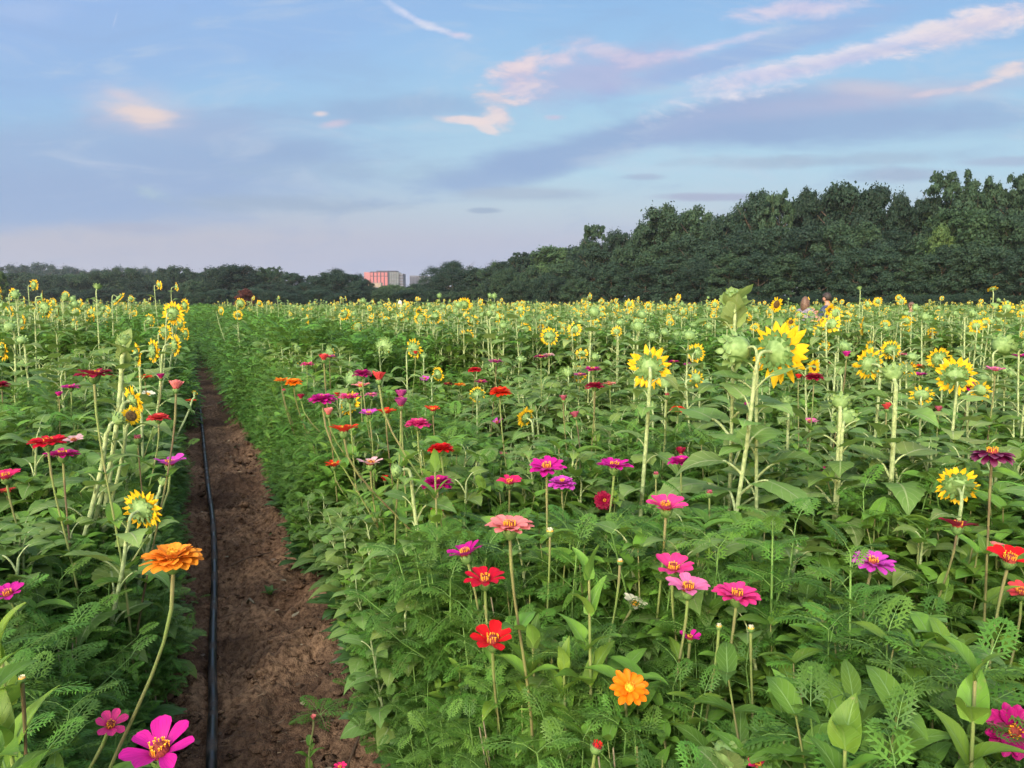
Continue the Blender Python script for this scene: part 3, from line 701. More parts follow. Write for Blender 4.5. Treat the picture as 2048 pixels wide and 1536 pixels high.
def sun_build(H, D, az, el, lean, form='open', green=.52, nleaf=8, detail=2, stem_r=.0075, leafL=.165, leafy=False, kid=False):
    """local coordinates, base at origin, head centre above at height H. az 0 = away from camera(+Y), 90 = +X"""
    n = np.array([math.sin(R(az)) * math.cos(R(el)), math.cos(R(az)) * math.cos(R(el)), math.sin(R(el))])
    C = np.array([lean[0], lean[1], H]); Rr = D / 2 * green
    back = .6 if form == 'open' else .95
    neck = C - n * Rr * back
    up = np.array([0, 0, 1.])
    h_ = n * np.array([1, 1, 0]); k = .30 * D + .02
    kn = neck - h_ * k * .9 - up * k * (.9 + .4 * n[2])
    kn[2] = min(kn[2], H - .3 * k)
    P = np.concatenate([bez((0, 0, -.02), (0, 0, H * .35), kn * [.85, .85, .72], kn, 8)[:-1], bez(kn, kn + (kn * [.12, .12, 0]) + up * k * .85, neck - n * k * .75 + up * .12 * k, neck, 8)])
    st = MB(); rad = [stem_r * (1.1 - .45 * u) for u in np.linspace(0, 1, len(P))]; rad[-1] *= 1.25
    st.add(*tube(P, rad, 8 if detail > 1 else 5), 'sunflower_stem')
    leaves = []; a = rng.random() * 6.28; Ln = np.linalg.norm(np.diff(P, axis=0), axis=1); cum = np.concatenate([[0], np.cumsum(Ln)]) / Ln.sum()
    for i in range(nleaf):
        t = .22 + .68 * i / max(1, nleaf - 1); a += 2.4 + rng.uniform(-.3, .3)
        p = np.array([np.interp(t, cum, P[:, j]) for j in range(3)])
        L = leafL * (1.08 - .62 * t ** 1.6) * rng.uniform(.8, 1.15)
        mt = 'sunflower_leaf' if rng.random() < .6 else 'sunflower_leaf_pale'
        lf = sun_leaf(L, rng.uniform(.35, .65), mt, 12 if detail > 1 else 6, 4 if detail > 1 else 2, up=.5)
        leaves.append(MB().add_mb(lf, basis(spin(a, rng.uniform(.1, .5)), pos=p)))
    if leafy:
        for i in range(7):
            a += 2.4; L = leafL * rng.uniform(.32, .55)
            V, Fa, U = blade(L, L * .75, 10, O_heart, droop=rng.uniform(-.2, .6), fold=.25, wave=.03, serr=.05, cord=.12, start=.2)
            leaves.append(MB()); leaves[-1].add(V, Fa, U, 'sunflower_leaf_pale', basis(spin(a, rng.uniform(.2, 1.)), pos=neck - up * (.10 - .016 * i)))
    hd, pet, dis = sun_head(D, n, C, form, green, detail)
    return st, leaves, hd, pet, dis
def sun_object(base, parts_, label=None, group='sunflowers standing in the field', rz=0.):
    st, leaves, hd, pet, dis = parts_
    root = empty('sunflower', base, rz); tag(root, label, 'sunflower', group)
    part('stem', st, root)
    for lf in leaves: part('leaf', lf, root)
    h = part('flower_head' if pet else 'flower_bud', hd, root)
    if pet: part('petal_ring', pet, h); part('flower_disc', dis, h)
    return root
# x, y, px width, size m, az, el, lean x, form, extras, words
S = [
 (1555, 703, 134, .215, 58, 0, -.19, 'open', dict(green=.47, stem_r=.0098, nleaf=9, leafL=.19), 'biggest sunflower, seen from the side, neck arching right'),
 (1298, 735, 88, .17, 8, 0, -.05, 'open', dict(green=.48, stem_r=.011, nleaf=9, leafL=.15), 'sunflower turned fully away, left of the biggest one'),
 (1332, 765, 40, .08, 10, 30, -.01, 'bud', dict(green=.95, nleaf=8, leafL=.13), 'green bud sunflower close right of the back-turned sunflower'),
 (1304, 812, 26, .06, 0, 50, 0, 'bud', dict(green=.95, nleaf=5, leafL=.1), 'small spiky bud under the back-turned sunflower'),
 (1474, 700, 62, .10, -30, -12, .10, 'bud', dict(green=1., stem_r=.0085, nleaf=8, leafL=.17), 'nodding green bud just left of the biggest sunflower'),
 (1466, 592, 50, .075, 0, 60, 0, 'bud', dict(green=.7, stem_r=.009, nleaf=9, leafL=.22, leafy=True), 'tallest leafy-topped bud rising above the horizon'),
 (1738, 728, 66, .16, -10, 0, .0, 'open', dict(nleaf=8), 'ragged sunflower turned away, left of a stout green bud'),
 (1782, 700, 40, .15, 10, 5, 0, 'open', dict(nleaf=7), 'smaller back-turned sunflower above the stout green bud'),
 (1740, 696, 34, .14, -40, 0, .05, 'open', dict(nleaf=6), 'sunflower whose stem crosses between two back-turned heads'),
 (1785, 745, 48, .10, 10, 45, 0, 'bud', dict(green=1., stem_r=.012, nleaf=10, leafL=.17), 'stout green bud on the thickest straight stem at right'),
 (1910, 752, 78, .17, 25, 10, -.05, 'open', dict(green=.5, nleaf=7), 'spidery pale-petalled sunflower at right'),
 (1878, 717, 46, .15, 10, 15, .02, 'open', dict(nleaf=6), 'back-turned sunflower left above the spidery one'),
 (1914, 972, 82, .16, 20, 12, -.06, 'open', dict(green=.55, nleaf=6), 'low sunflower with a leaf hiding its middle at right'),
 (1628, 735, 36, .10, 150, 10, .03, 'open', dict(green=.4, nleaf=7), 'small ragged sunflower facing the viewer, upper right'),
 (1648, 741+0, 1, .0, 0, 0, 0, 'skip', {}, ''),
 (1392, 706, 40, .14, 30, 0, 0, 'open', dict(nleaf=7), 'sunflower split by its own stem left of the tall leafy bud'),
 (1641, 663, 32, .16, 5, 0, 0, 'open', dict(nleaf=6), 'round back-turned sunflower right of the biggest one'),
 (1652, 652, 24, .14, 10, 0, 0, 'open', dict(nleaf=5), 'sunflower peeking over the round back-turned one'),
 (1726, 652, 38, .16, -55, 0, .05, 'open', dict(nleaf=7), 'sunflower facing left in the upper right field'),
 (1680, 803, 42, .075, 20, 40, -.02, 'bud', dict(green=1., stem_r=.012, nleaf=11, leafL=.16), 'upper of the twin pale buds at right'),
 (1690, 836, 46, .08, 30, 20, -.05, 'bud', dict(green=1., stem_r=.009, nleaf=5, leafL=.15), 'lower of the twin pale buds at right'),
 (1573, 800, 26, .055, 0, 55, 0, 'bud', dict(green=.9, nleaf=6, leafL=.13, leafy=True), 'short leafy bud right of the biggest sunflower stem'),
 (1678, 740, 30, .07, 0, 50, 0, 'bud', dict(green=1., nleaf=8, leafL=.14), 'spiky dark green bud right of the small open sunflower'),
 (2005, 690, 50, .11, 60, 30, 0, 'bud', dict(green=1., nleaf=6, leafL=.15), 'pale fuzzy bud cluster near the right edge'),
 (1920, 700, 22, .08, 0, 50, 0, 'bud', dict(green=1., nleaf=5), 'round bud on pale stalk above the spidery sunflower'),
 (284, 1019, 84, .145, 12, 5, -.17, 'open', dict(green=.5, stem_r=.0085, nleaf=8, leafL=.13), 'low sunflower turned away beside the hose at left'),
 (238, 838, 34, .06, 40, 30, -.24, 'bud', dict(green=1., stem_r=.011, nleaf=10, leafL=.12), 'tall leaning stalk of buds left of the path'),
 (266, 800, 60, .12, 35, 15, -.28, 'open', dict(green=.4, stem_r=.010, nleaf=5, leafL=.08), 'ragged sunflower with curled petals on a leaning stalk'),
 (262, 832, 38, .08, 130, 25, -.26, 'open', dict(green=.6, nleaf=4, leafL=.08), 'half open sunflower right of the leaning bud stalk'),
 (327, 963, 24, .045, 30, 50, 0, 'bud', dict(green=1., nleaf=5, leafL=.09), 'small bud over the low sunflower at left'),
 (828, 697, 42, .16, 35, 5, -.05, 'open', dict(green=.55, nleaf=7), 'tall-oval sunflower with a red zinnia before it'),
 (876, 748, 32, .12, 40, 10, -.05, 'open', dict(nleaf=7), 'sunflower on leafy stalk left of the small crimson zinnia'),
 (848, 712, 16, .06, 0, 45, 0, 'bud', dict(green=1., nleaf=5), 'round bud beside the white petalled flower in the middle'),
 (1051, 835, 42, .12, -40, 15, .10, 'open', dict(green=.45, nleaf=7), 'low sunflower leaning left in the middle of the bed'),
 (955, 789, 34, .12, 0, 15, 0, 'open', dict(green=.6, nleaf=6), 'low sunflower left of the orange red double zinnia'),
 (1004, 762, 26, .11, -60, 0, .06, 'open', dict(nleaf=7), 'sunflower with a hooked neck behind the orange red zinnia'),
 (934, 673, 31, .16, 5, 0, 0, 'open', dict(nleaf=7), 'right one of two ring-shaped sunflowers in the centre field'),
 (901, 676, 25, .14, 0, 0, 0, 'open', dict(nleaf=7), 'left one of two ring-shaped sunflowers in the centre field'),
 (1099, 673, 38, .17, 5, 0, 0, 'open', dict(nleaf=7), 'broad ring-shaped sunflower in the centre right field'),
 (1141, 687, 29, .15, 0, 0, 0, 'open', dict(nleaf=7), 'sunflower right below the broad ring-shaped one'),
 (1066, 682, 20, .13, 0, 0, 0, 'open', dict(nleaf=6), 'sunflower left below the broad ring-shaped one'),
 (1049, 658, 27, .16, 10, 0, 0, 'open', dict(nleaf=6), 'sunflower left above the broad ring-shaped one'),
 (929, 609, 30, .17, 25, 15, 0, 'open', dict(nleaf=6), 'sunflower standing above its neighbours in centre back'),
 (946, 642, 24, .15, 10, 0, 0, 'open', dict(nleaf=6), 'sunflower under the one standing above in the centre'),
 (842, 637, 28, .17, 0, 0, 0, 'open', dict(nleaf=6), 'left one of a touching sunflower pair in back centre'),
 (870, 635, 30, .18, 30, -15, 0, 'open', dict(green=.6, nleaf=6), 'right one of a touching sunflower pair in back centre'),
 (882, 646, 20, .15, 20, 0, 0, 'open', dict(nleaf=5), 'sunflower beneath the touching pair in back centre'),
 (699, 806, 52, .16, 35, -25, -.03, 'open', dict(green=.55, nleaf=8), 'large downturned sunflower behind the pink zinnias'),
 (704, 760, 36, .12, 20, 30, -.02, 'bud', dict(green=.9, nleaf=5), 'yellowish opening bud behind the deep magenta zinnia'),
 (637, 664, 17, .11, 170, 5, 0, 'open', dict(green=.5, nleaf=5), 'small sunflower with dark disc facing the viewer at left'),
 (621, 703, 10, .08, 170, 15, 0, 'open', dict(green=.5, nleaf=4), 'tiny sunflower facing the viewer beside a shaggy bud'),
 (661, 706, 34, .15, 50, 5, -.03, 'open', dict(green=.75, nleaf=6), 'shaggy green sunflower bud with a yellow rim'),
 (769, 692, 32, .15, 20, 0, 0, 'open', dict(green=.9, nleaf=6), 'dome-backed pale sunflower in the left middle field'),
 (595, 698, 22, .09, 60, 40, 0, 'bud', dict(green=.9, nleaf=7), 'pale stalk with a drooping bud above the orange zinnias'),
 (606, 730, 26, .12, -30, 10, 0, 'open', dict(nleaf=6), 'yellow sunflower behind the small pink zinnia'),
 (664, 768, 16, .07, 0, 50, 0, 'open', dict(green=.5, nleaf=5), 'small yellow half open sunflower left of the magenta zinnia'),
 (614, 638, 22, .16, 60, 0, 0, 'open', dict(nleaf=6), 'sunflower seen from the side, third cluster right of path'),
 (689, 629, 27, .17, 30, -25, 0, 'open', dict(nleaf=6), 'downturned sunflower on a tall pale stem, left back'),
 (481, 607, 24, .17, 15, 5, 0, 'open', dict(green=.6, nleaf=5), 'sunflower before the red-leaved tree, upper of two'),
 (476, 630, 20, .15, -15, 0, 0, 'open', dict(nleaf=5), 'sunflower before the red-leaved tree, lower of two'),
 (442, 622, 18, .15, 30, 0, 0, 'open', dict(green=.6, nleaf=5), 'single round sunflower left of the red-leaved tree'),
 (519, 607, 16, .14, 20, 20, 0, 'open', dict(nleaf=5), 'sunflower just right of the red-leaved tree'),
 (346, 626, 48, .19, 10, 0, -.06, 'open', dict(green=.45, nleaf=7), 'broad sunflower at the top of the left cluster by the path'),
 (370, 611, 30, .16, 40, 10, -.05, 'open', dict(nleaf=6), 'sunflower peeking right of the broad one by the path'),
 (361, 646, 32, .16, 35, 0, -.05, 'open', dict(nleaf=6), 'sunflower directly under the broad one by the path'),
 (350, 690, 46, .16, 48, 0, -.08, 'open', dict(nleaf=6), 'right one of three sunflowers facing the path'),
 (306, 702, 48, .17, 42, 0, -.08, 'open', dict(nleaf=7), 'middle one of three sunflowers facing the path'),
 (274, 710, 50, .17, 50, 0, -.08, 'open', dict(nleaf=8, leafL=.16), 'left one of three sunflowers facing the path'),
 (250, 680, 34, .10, 0, 60, -.16, 'bud', dict(green=1., stem_r=.012, nleaf=9, leafL=.14, leafy=True), 'leafy crown bud over the three sunflowers by the path'),
 (318, 570, 20, .15, 30, 5, 0, 'open', dict(nleaf=6), 'high sunflower against the trees, left of its twin'),
 (353, 574, 20, .15, 50, 5, 0, 'open', dict(nleaf=6), 'high sunflower against the trees, right of its twin'),
 (90, 616, 40, .18, 25, 0, -.13, 'open', dict(green=.6, nleaf=6), 'big back-turned sunflower on bowed neck at far left'),
 (68, 570, 24, .15, 20, 0, -.06, 'open', dict(nleaf=6), 'highest sunflower at far left against the trees'),
 (6, 700, 44, .17, 40, 0, -.02, 'open', dict(green=.5, nleaf=7), 'sunflower cut by the left edge, middle height'),
 (0, 583, 22, .15, 60, 0, -.02, 'open', dict(nleaf=5), 'sunflower cut by the left edge near the horizon'),
 (148, 650, 30, .16, 40, -5, -.02, 'open', dict(nleaf=6), 'sunflower right below the big bowed one'),
 (187, 632, 26, .15, 60, -5, 0, 'open', dict(nleaf=6), 'sunflower two places right of the big bowed one'),
 (238, 597, 32, .16, 50, -40, -.10, 'open', dict(nleaf=6), 'sunflower nodding down like a lamp at left'),
 (195, 573, 16, .06, 0, 60, 0, 'bud', dict(green=1., nleaf=6), 'tall pale bud against the trees at left'),
 (262, 597, 14, .12, 10, 10, 0, 'open', dict(green=.7, nleaf=5), 'small round sunflower right of the nodding one'),
 (131, 596, 18, .08, 20, 50, 0, 'bud', dict(green=1., nleaf=5), 'green bud between two high sunflowers at far left'),
 (1985, 578, 20, .09, 10, 60, 0, 'open', dict(green=.6, nleaf=8), 'lone tall sunflower above the rest near right edge'),
 (2000, 650, 26, .16, 5, 0, 0, 'open', dict(nleaf=6), 'ring-shaped sunflower near the right edge'),
 (1719, 576, 10, .05, 0, 60, 0, 'bud', dict(green=1., nleaf=8, leafL=.16), 'tall bud right of the two people'),
 (1756, 603, 20, .16, 5, 0, 0, 'open', dict(nleaf=5), 'bright round sunflower in back right of the people'),
 (1803, 603, 20, .16, 15, 0, 0, 'open', dict(nleaf=5), 'second bright round sunflower right of the people'),
 (1660, 620, 26, .15, 160, -15, 0, 'open', dict(green=.4, nleaf=5), 'sunflower facing the viewer just in front of the man'),
 (1656, 596+14, 16, .14, 10, 10, 0, 'open', dict(nleaf=5), 'sunflower between the two people'),
 (1158, 748, 34, .14, 10, 10, 0, 'open', dict(nleaf=7), 'yellow sunflower crossed by a mauve zinnia'),
 (1136, 745, 26, .08, 0, 40, 0, 'bud', dict(green=1., nleaf=6), 'green bud left of the zinnia-crossed sunflower'),
 (792, 942, 34, .05, -110, -5, .12, 'bud', dict(green=1., stem_r=.008, nleaf=9, leafL=.13), 'bud nodding left on a bent pale stalk left of centre'),
 (1459, 1500, 96, .075, 5, 55, 0, 'bud', dict(green=.75, stem_r=.006, nleaf=6, leafL=.11, leafy=True), 'pale lime bud opening at the bottom edge'),
 (330, 664, 34, .15, 20, 5, -.04, 'open', dict(nleaf=6), 'sunflower low left of the broad one by the path'),
 (372, 668, 26, .15, 40, 0, -.05, 'open', dict(nleaf=6), 'sunflower leaning nearest over the far end of the path'),
 (300, 640, 26, .15, 20, 10, 0, 'open', dict(green=.6, nleaf=6), 'sunflower left of the broad one at the path'),
 (20, 625, 24, .15, 30, 0, 0, 'open', dict(nleaf=6), 'sunflower below the one cut by the left edge'),
 (45, 645, 30, .15, 45, -10, 0, 'open', dict(nleaf=6), 'sunflower low left of the big bowed one'),
 (112, 648, 24, .15, 10, 0, 0, 'open', dict(green=.65, nleaf=6), 'sunflower directly beneath the big bowed one'),
 (214, 655, 26, .15, 55, 0, 0, 'open', dict(nleaf=6), 'sunflower below the lamp-like nodding one'),
 (160, 605, 18, .14, 25, 0, 0, 'open', dict(nleaf=6), 'high small sunflower left of the tall pale bud'),
 (390, 786, 14, .05, 20, 40, 0, 'open', dict(green=.6, nleaf=4, leafL=.07), 'tiny yellow bud standing over the hose'),
 (1490, 706, 1, 0, 0, 0, 0, 'skip', {}, ''),
 (716, 654, 22, .14, -20, 10, 0, 'open', dict(green=.8, nleaf=6), 'half hidden sunflower left of the dome-backed one'),
 (772, 640, 18, .15, 20, 5, 0, 'open', dict(green=.6, nleaf=5), 'sunflower above the dome-backed pale one'),
 (1880, 668, 18, .10, 20, 40, 0, 'bud', dict(green=1., nleaf=6), 'slender bud right of the facing-left sunflower'),
 (1592, 680, 24, .15, 30, 5, 0, 'open', dict(nleaf=5), 'sunflower peeking behind the biggest one'),
 (1560, 690, 1, 0, 0, 0, 0, 'skip', {}, ''),
 (1560, 640, 1, 0, 0, 0, 0, 'skip', {}, ''),
 (1180, 650, 20, .15, 20, 0, 0, 'open', dict(nleaf=5), 'sunflower on slanting stem in the centre right field'),
 (1130, 650, 18, .14, 20, 0, 0, 'open', dict(green=.7, nleaf=5), 'sunflower on a leaning stalk above the broad ring'),
]
occupied = []
nlist = 0
for si, (px, py, w, size, az, el, lx, form, kw, words) in enumerate(S):
    if form == 'skip': continue
    size *= 1.17; kw = dict(kw)
    if 'stem_r' in kw: kw['stem_r'] *= .88
    if 'leafL' in kw: kw['leafL'] *= 1.3
    rng.seed(3000 + si); nlist += 1
    dep = size * F / w
    if form == 'bud': dep = size * kw.get('green', 1.) * F / w * 1.25
    DEP = {(238, 838): 2.9, (266, 800): 3.0, (262, 832): 2.95, (250, 680): 3.1, (274, 710): 3.7, (306, 702): 4.1, (350, 690): 4.5, (1680, 803): 3.0, (1690, 836): 3.0, (1785, 745): 3.1, (1738, 728): 3.6, (327, 963): 3.0, (792, 942): 2.6, (933, 1246): 2.3, (1573, 800): 3.6}
    if (px, py) in DEP:
        dep = DEP[(px, py)]; size = w * dep / F / (1. if form != 'bud' else 1.25 * kw.get('green', 1.))
    drop = -ray(px, py).z
    if drop > .12 and dep > (CAMH - .8) / drop and py > 740: dep = (CAMH - .8) / drop; size = w * dep / F / (1. if form != 'bud' else 1.25 * kw.get('green', 1.))
    dep = min(dep, 22)
    if px == 1466: dep = 3.1
    if px == 1474: dep = 2.95
    if px == 1459: dep = 1.45
    C = at(px, py, dep)
    if C.z > 2.0: C.z = 2.0
    rz_y = 0.03
    base = Vector((C.x + lx * (1.0), C.y - .05 * math.cos(R(az)), 0))
    c0, s0 = cs(base.x, base.y)
    if -.25 < c0 < .72: c0 = -.28 if c0 < .25 else .76; base.x, base.y = xy(c0, s0)
    base.z = terrain(base.x, base.y)
    kw = dict(kw); kw['nleaf'] = kw.get('nleaf', 7) + 4; kw.setdefault('leafL', .2)
    det = 2 if w >= 24 else 1
    pr = sun_build(C.z - base.z, size, az, el, (C.x - base.x, C.y - base.y), form, detail=det, **kw)
    sun_object(base, pr, words)
    occupied.append((px, py, w)); FL.append((C.x, C.y, C.z, size * .55)); stem_bases.append((base.x, base.y))
# --- further sunflowers: prototypes copied into the field
protos = []; proto_flat = []
rng.seed(77)
for k in range(12):
    bud = k >= 9
    size = rng.uniform(.105, .17) if not bud else rng.uniform(.06, .085)
    az = rng.choice([-35, -10, 0, 10, 20, 30, 45, 60]) if k < 8 else 165; el = rng.uniform(-20, 15) if not bud else rng.uniform(20, 70)
    H = 1.3; lean = (rng.uniform(-.05, .05), rng.uniform(-.05, .08))
    pr = sun_build(H, size, az, el, lean, 'bud' if bud else 'open', green=(rng.uniform(.5, .72) if not bud else 1.), nleaf=13, detail=1, stem_r=.0072, leafL=.235)
    protos.append(pr)
    flat = MB(); flat.add_mb(pr[0]); [flat.add_mb(l) for l in pr[1]]; flat.add_mb(pr[2])
    if pr[3]: flat.add_mb(pr[3]); flat.add_mb(pr[4])
    proto_flat.append(flat)
cand = []
rng.seed(91)
def field_ok(x, y):
    c, s = cs(x, y)
    if -1.0 < c < 2.6 - 1.0 * smooth(16, 40, s): return False
    return True
tries = 0
while len(cand) < 1500 and tries < 60000:
    tries += 1
    Y = 4.0 + 60 * rng.random() ** 1.55; X = rng.uniform(-.74, .74) * Y
    if not field_ok(X, Y): continue
    if X > 8 and Y > 30 + (X - 8) * .2 and rng.random() < .6: continue
    px, py, dep = proj((X, Y, 1.3))
    if not (-25 < px < 2075): continue
    # a low green gap on the right of the field
    if px > 1780 and 9 < Y < 26 and rng.random() < .8: continue
    if 1180 < px < 1480 and 6 < Y < 9 and rng.random() < .5: continue
    if any((X - a) ** 2 + (Y - b2) ** 2 < (.24 if Y < 25 else .16) ** 2 for a, b2, *_ in cand[-400:]): continue
    hz = 1.22 + rng.gauss(0, .15)
    if Y < 6: hz -= .12
    if px < 380 and Y < 12: hz += .12
    hz = max(.95, min(hz, 1.58))
    hd = proj((X, Y, hz))
    if Y < 9 and any(abs(hd[0] - q[0]) < (q[2] + 14) * .55 and abs(hd[1] - q[1]) < (q[2] + 14) * .6 for q in occupied): continue
    if Y < 16 and 1590 < hd[0] < 1700 and hd[1] < 615: continue
    if px > 420 and Y < 13 and hd[1] < 608: continue
    cand.append((X, Y, hz, hd[0], hd[1], hd[2]))
cand.sort(key=lambda a: a[5])
NIND = 300 - nlist
near_c, far_c = cand[:NIND], cand[NIND:]
# label regions by landmark
def region(px):
    for lim, nm in ((200, 'at the far left edge of the field'), (380, 'left of the bare path'), (560, 'by the red-leaved tree'), (740, 'left of the pink office block'), (860, 'under the pink office block'),
                    (1000, 'under the dark pointed pine'), (1180, 'under the first step of the wood'), (1400, 'left of the tall leafy bud'), (1560, 'under the tall leafy bud'), (1700, 'around the two people'), (1860, 'right of the two people'), (3000, 'at the right edge of the field')):
        if px < lim: return nm
ORD = ['first', 'second', 'third', 'fourth', 'fifth', 'sixth', 'seventh', 'eighth', 'ninth', 'tenth', 'eleventh', 'twelfth', 'thirteenth', 'fourteenth', 'fifteenth', 'sixteenth', 'seventeenth', 'eighteenth', 'nineteenth', 'twentieth']
made = {}; recs = []
cache = {}
for X, Y, hz, px, py, dep in near_c:
    k = rng.choice([0, 1, 2, 3, 4, 5, 6, 7, 8, 9, 10, 11, 9, 10, 11, 9, 10, 11]) if Y < 14 else rng.choice([0, 1, 2, 3, 4, 5, 6, 7, 0, 9, 10, 11, 9, 10, 11])
    bud = k >= 9
    near = dep < 11
    key = (k, near)
    if key not in cache:
        if near: src = sun_object((0, 0, 0), protos[k])
        else:
            src = part('sunflower', proto_flat[k]); tag(src, None, 'sunflower', 'sunflowers standing in the field')
        cache[key] = src; o = src
    else: o = copy_tree(cache[key])
    z0 = terrain(X, Y)
    o.location = (X, Y, z0); o.scale = (1 * (s1 := rng.uniform(.9, 1.1)), s1, (hz - z0) / 1.3); o.rotation_euler = (0, 0, rng.uniform(-.35, .35))
    recs.append((region(px), 'front rows' if dep < 7.5 else ('middle rows' if dep < 11 else 'back rows'), 'green bud' if bud else ('open sunflower facing the viewer' if k == 8 else 'back-turned yellow sunflower'), px, o))
    stem_bases.append((X, Y))
by = {}
for r_ in recs: by.setdefault(r_[:3], []).append(r_)
for (reg, row, what), L in by.items():
    L.sort(key=lambda a: a[3])
    for i, r_ in enumerate(L):
        def cut_(t): return t.replace('open sunflower facing the viewer', 'viewer-facing sunflower').replace('back-turned yellow', 'back-turned').replace('at the far left edge of the field', 'at the far left edge').replace('at the right edge of the field', 'at the right edge')
        if len(L) == 1: t = f'the only {what} in the {row} {reg}'
        elif i == len(L) - 1: t = f'rightmost {what} in the {row} {reg}'
        elif i == 0: t = f'leftmost {what} in the {row} {reg}'
        else: t = f'{ORD[min(i, 19)]} {what} from left, {row} {reg}'.replace('open sunflower facing the viewer', 'viewer-facing sunflower').replace('back-turned yellow sunflower', 'back-turned sunflower').replace('at the far left edge of the field', 'at the far left edge').replace('at the right edge of the field', 'at the right edge').replace('middle rows', 'middle rows')
        r_[4]['label'] = cut_(t)
# ------------------------------------------------------------------ stuff made of instances
def make_stuff(name, label, plist, pts):
    """plist: MB prototypes; pts: (x,y,z,rx,ry,rz,s,sz,pid)"""
    mb = MB(); pid = []
    for k, p in enumerate(plist):
        mb.add_mb(p); pid += [k] * sum(len(f) for f in p.Fq)
    P = np.array(pts, float); nb = mb.n
    me = mb.mesh(name, True, P[:, :3])
    nv = len(me.vertices)
    a = me.attributes.new('fid', 'INT', 'FACE'); a.data.foreach_set('value', np.array(pid[:len(me.polygons)], np.int32))
    a = me.attributes.new('vid', 'INT', 'POINT'); v = np.full(nv, -1, np.int32); v[nb:] = P[:, 8]; a.data.foreach_set('value', v)
    rot = np.zeros((nv, 3), np.float32); rot[nb:] = P[:, 3:6]; a = me.attributes.new('rot', 'FLOAT_VECTOR', 'POINT'); a.data.foreach_set('vector', rot.ravel())
    sc = np.ones((nv, 3), np.float32); sc[nb:, 0] = P[:, 6]; sc[nb:, 1] = P[:, 6]; sc[nb:, 2] = P[:, 7]; a = me.attributes.new('scl', 'FLOAT_VECTOR', 'POINT'); a.data.foreach_set('vector', sc.ravel())
    o = bpy.data.objects.new(name, me); COL.objects.link(o)
    ng = bpy.data.node_groups.new(name, 'GeometryNodeTree')
    ng.interface.new_socket('Geometry', in_out='INPUT', socket_type='NodeSocketGeometry'); ng.interface.new_socket('Geometry', in_out='OUTPUT', socket_type='NodeSocketGeometry')
    T = NT(ng); gi = T.n('NodeGroupInput').outputs[0]
    def attr(nm, ty): return T.n('GeometryNodeInputNamedAttribute', {'Name': nm}, data_type=ty).outputs['Attribute']
    fid, vid = attr('fid', 'INT'), attr('vid', 'INT'); ro, scn = attr('rot', 'FLOAT_VECTOR'), attr('scl', 'FLOAT_VECTOR')
    def eq(a_, k, op='EQUAL'):
        nd = ng.nodes.new('FunctionNodeCompare'); nd.data_type = 'INT'; nd.operation = op
        ng.links.new(a_, nd.inputs[2]); nd.inputs[3].default_value = k; return nd.outputs[0]
    ptg = T.n('GeometryNodeSeparateGeometry', {0: gi, 1: eq(vid, -1, 'GREATER_THAN')}, domain='POINT').outputs[0]
    join = ng.nodes.new('GeometryNodeJoinGeometry')
    for k in range(len(plist)):
        src = T.n('GeometryNodeSeparateGeometry', {0: gi, 1: eq(fid, k)}, domain='FACE').outputs[0]
        ins = ng.nodes.new('GeometryNodeInstanceOnPoints')
        ng.links.new(ptg, ins.inputs['Points']); ng.links.new(src, ins.inputs['Instance']); ng.links.new(eq(vid, k), ins.inputs['Selection'])
        ng.links.new(ro, ins.inputs['Rotation']); ng.links.new(scn, ins.inputs['Scale'])
        ng.links.new(ins.outputs[0], join.inputs[0])
    out = ng.nodes.new('NodeGroupOutput'); ng.links.new(join.outputs[0], out.inputs[0])
    md = o.modifiers.new('scatter', 'NODES'); md.node_group = ng
    tag(o, label, kind='stuff'); return o
# far sunflowers
pts = [(X, Y, terrain(X, Y), 0, 0, rng.uniform(-.35, .35), rng.uniform(.9, 1.1), hz / 1.3, rng.choice([0, 1, 2, 3, 4, 5, 6, 7, 0, 3, 5, 9, 10, 11, 9, 10])) for X, Y, hz, *_ in far_c]
make_stuff('distant_sunflowers', 'dense rows of distant sunflowers too many to count along the horizon', proto_flat, pts)
# near and middle foliage
rng.seed(5)
near_protos = [fern_plant(.62) for _ in range(5)] + [zin_plant(.62) for _ in range(4)] + [sunfill_plant(.75) for _ in range(3)] + [broad_plant(.3) for _ in range(2)]
bare = MB()
for k in range(5):
    a = rng.random() * 6; b = np.array([math.cos(a), math.sin(a), 0]) * .05
    bare.add(*tube([b, b * 1.2 + [0, 0, .25], b * 1.6 + [0, 0, .5]], [.004, .0035, .002], 5), 'dry_stem' if k < 2 else 'zinnia_stem')
near_protos.append(bare)
far_protos = [fern_plant(.65, True) for _ in range(4)] + [zin_plant(.62, 2, 3, 1) for _ in range(2)] + [sunfill_plant(.85, 4, 2) for _ in range(3)]
def furrow(c):       # 0 in a furrow, 1 on a bed
    d = abs(((c - .22 + .86) % 1.72) - .86); return smooth(.18, .42, d)
ferns, leafy, ptf = [], [], []
FL = [f for f in FL if f[1] < 7.5]
def clear(X, Y, h, rad):
    # plants growing just in front of a bloom stay lower than it
    for fx, fy, fz, fr in FL:
        if fy < Y - .05: continue
        L2 = fx * fx + fy * fy; t = (X * fx + Y * fy) / L2
        if t > 1.03 or t < .1: continue
        if abs(X * fy - Y * fx) / math.sqrt(L2) < rad + fr * t:
            h = min(h, CAMH + (fz - CAMH) * min(t, 1) - fr * min(t, 1) - .03)
    return h
def edgeR(s): return .57 - .04 * smooth(3.4, 2.2, s) + .09 * mnoise.noise(Vector((s * 1.3, 3, 0))) - .3 * smooth(12, 22, s)
def edgeL(s): return -.15 - .08 * smooth(3.2, 2.2, s) + .06 * mnoise.noise(Vector((s * 1.5, 8, 0))) + .20 * smooth(12, 22, s)
def mixf(x, y, k): return mnoise.noise(Vector((x * .55 + k * 9, y * .55, k)))
N_NEAR = 0
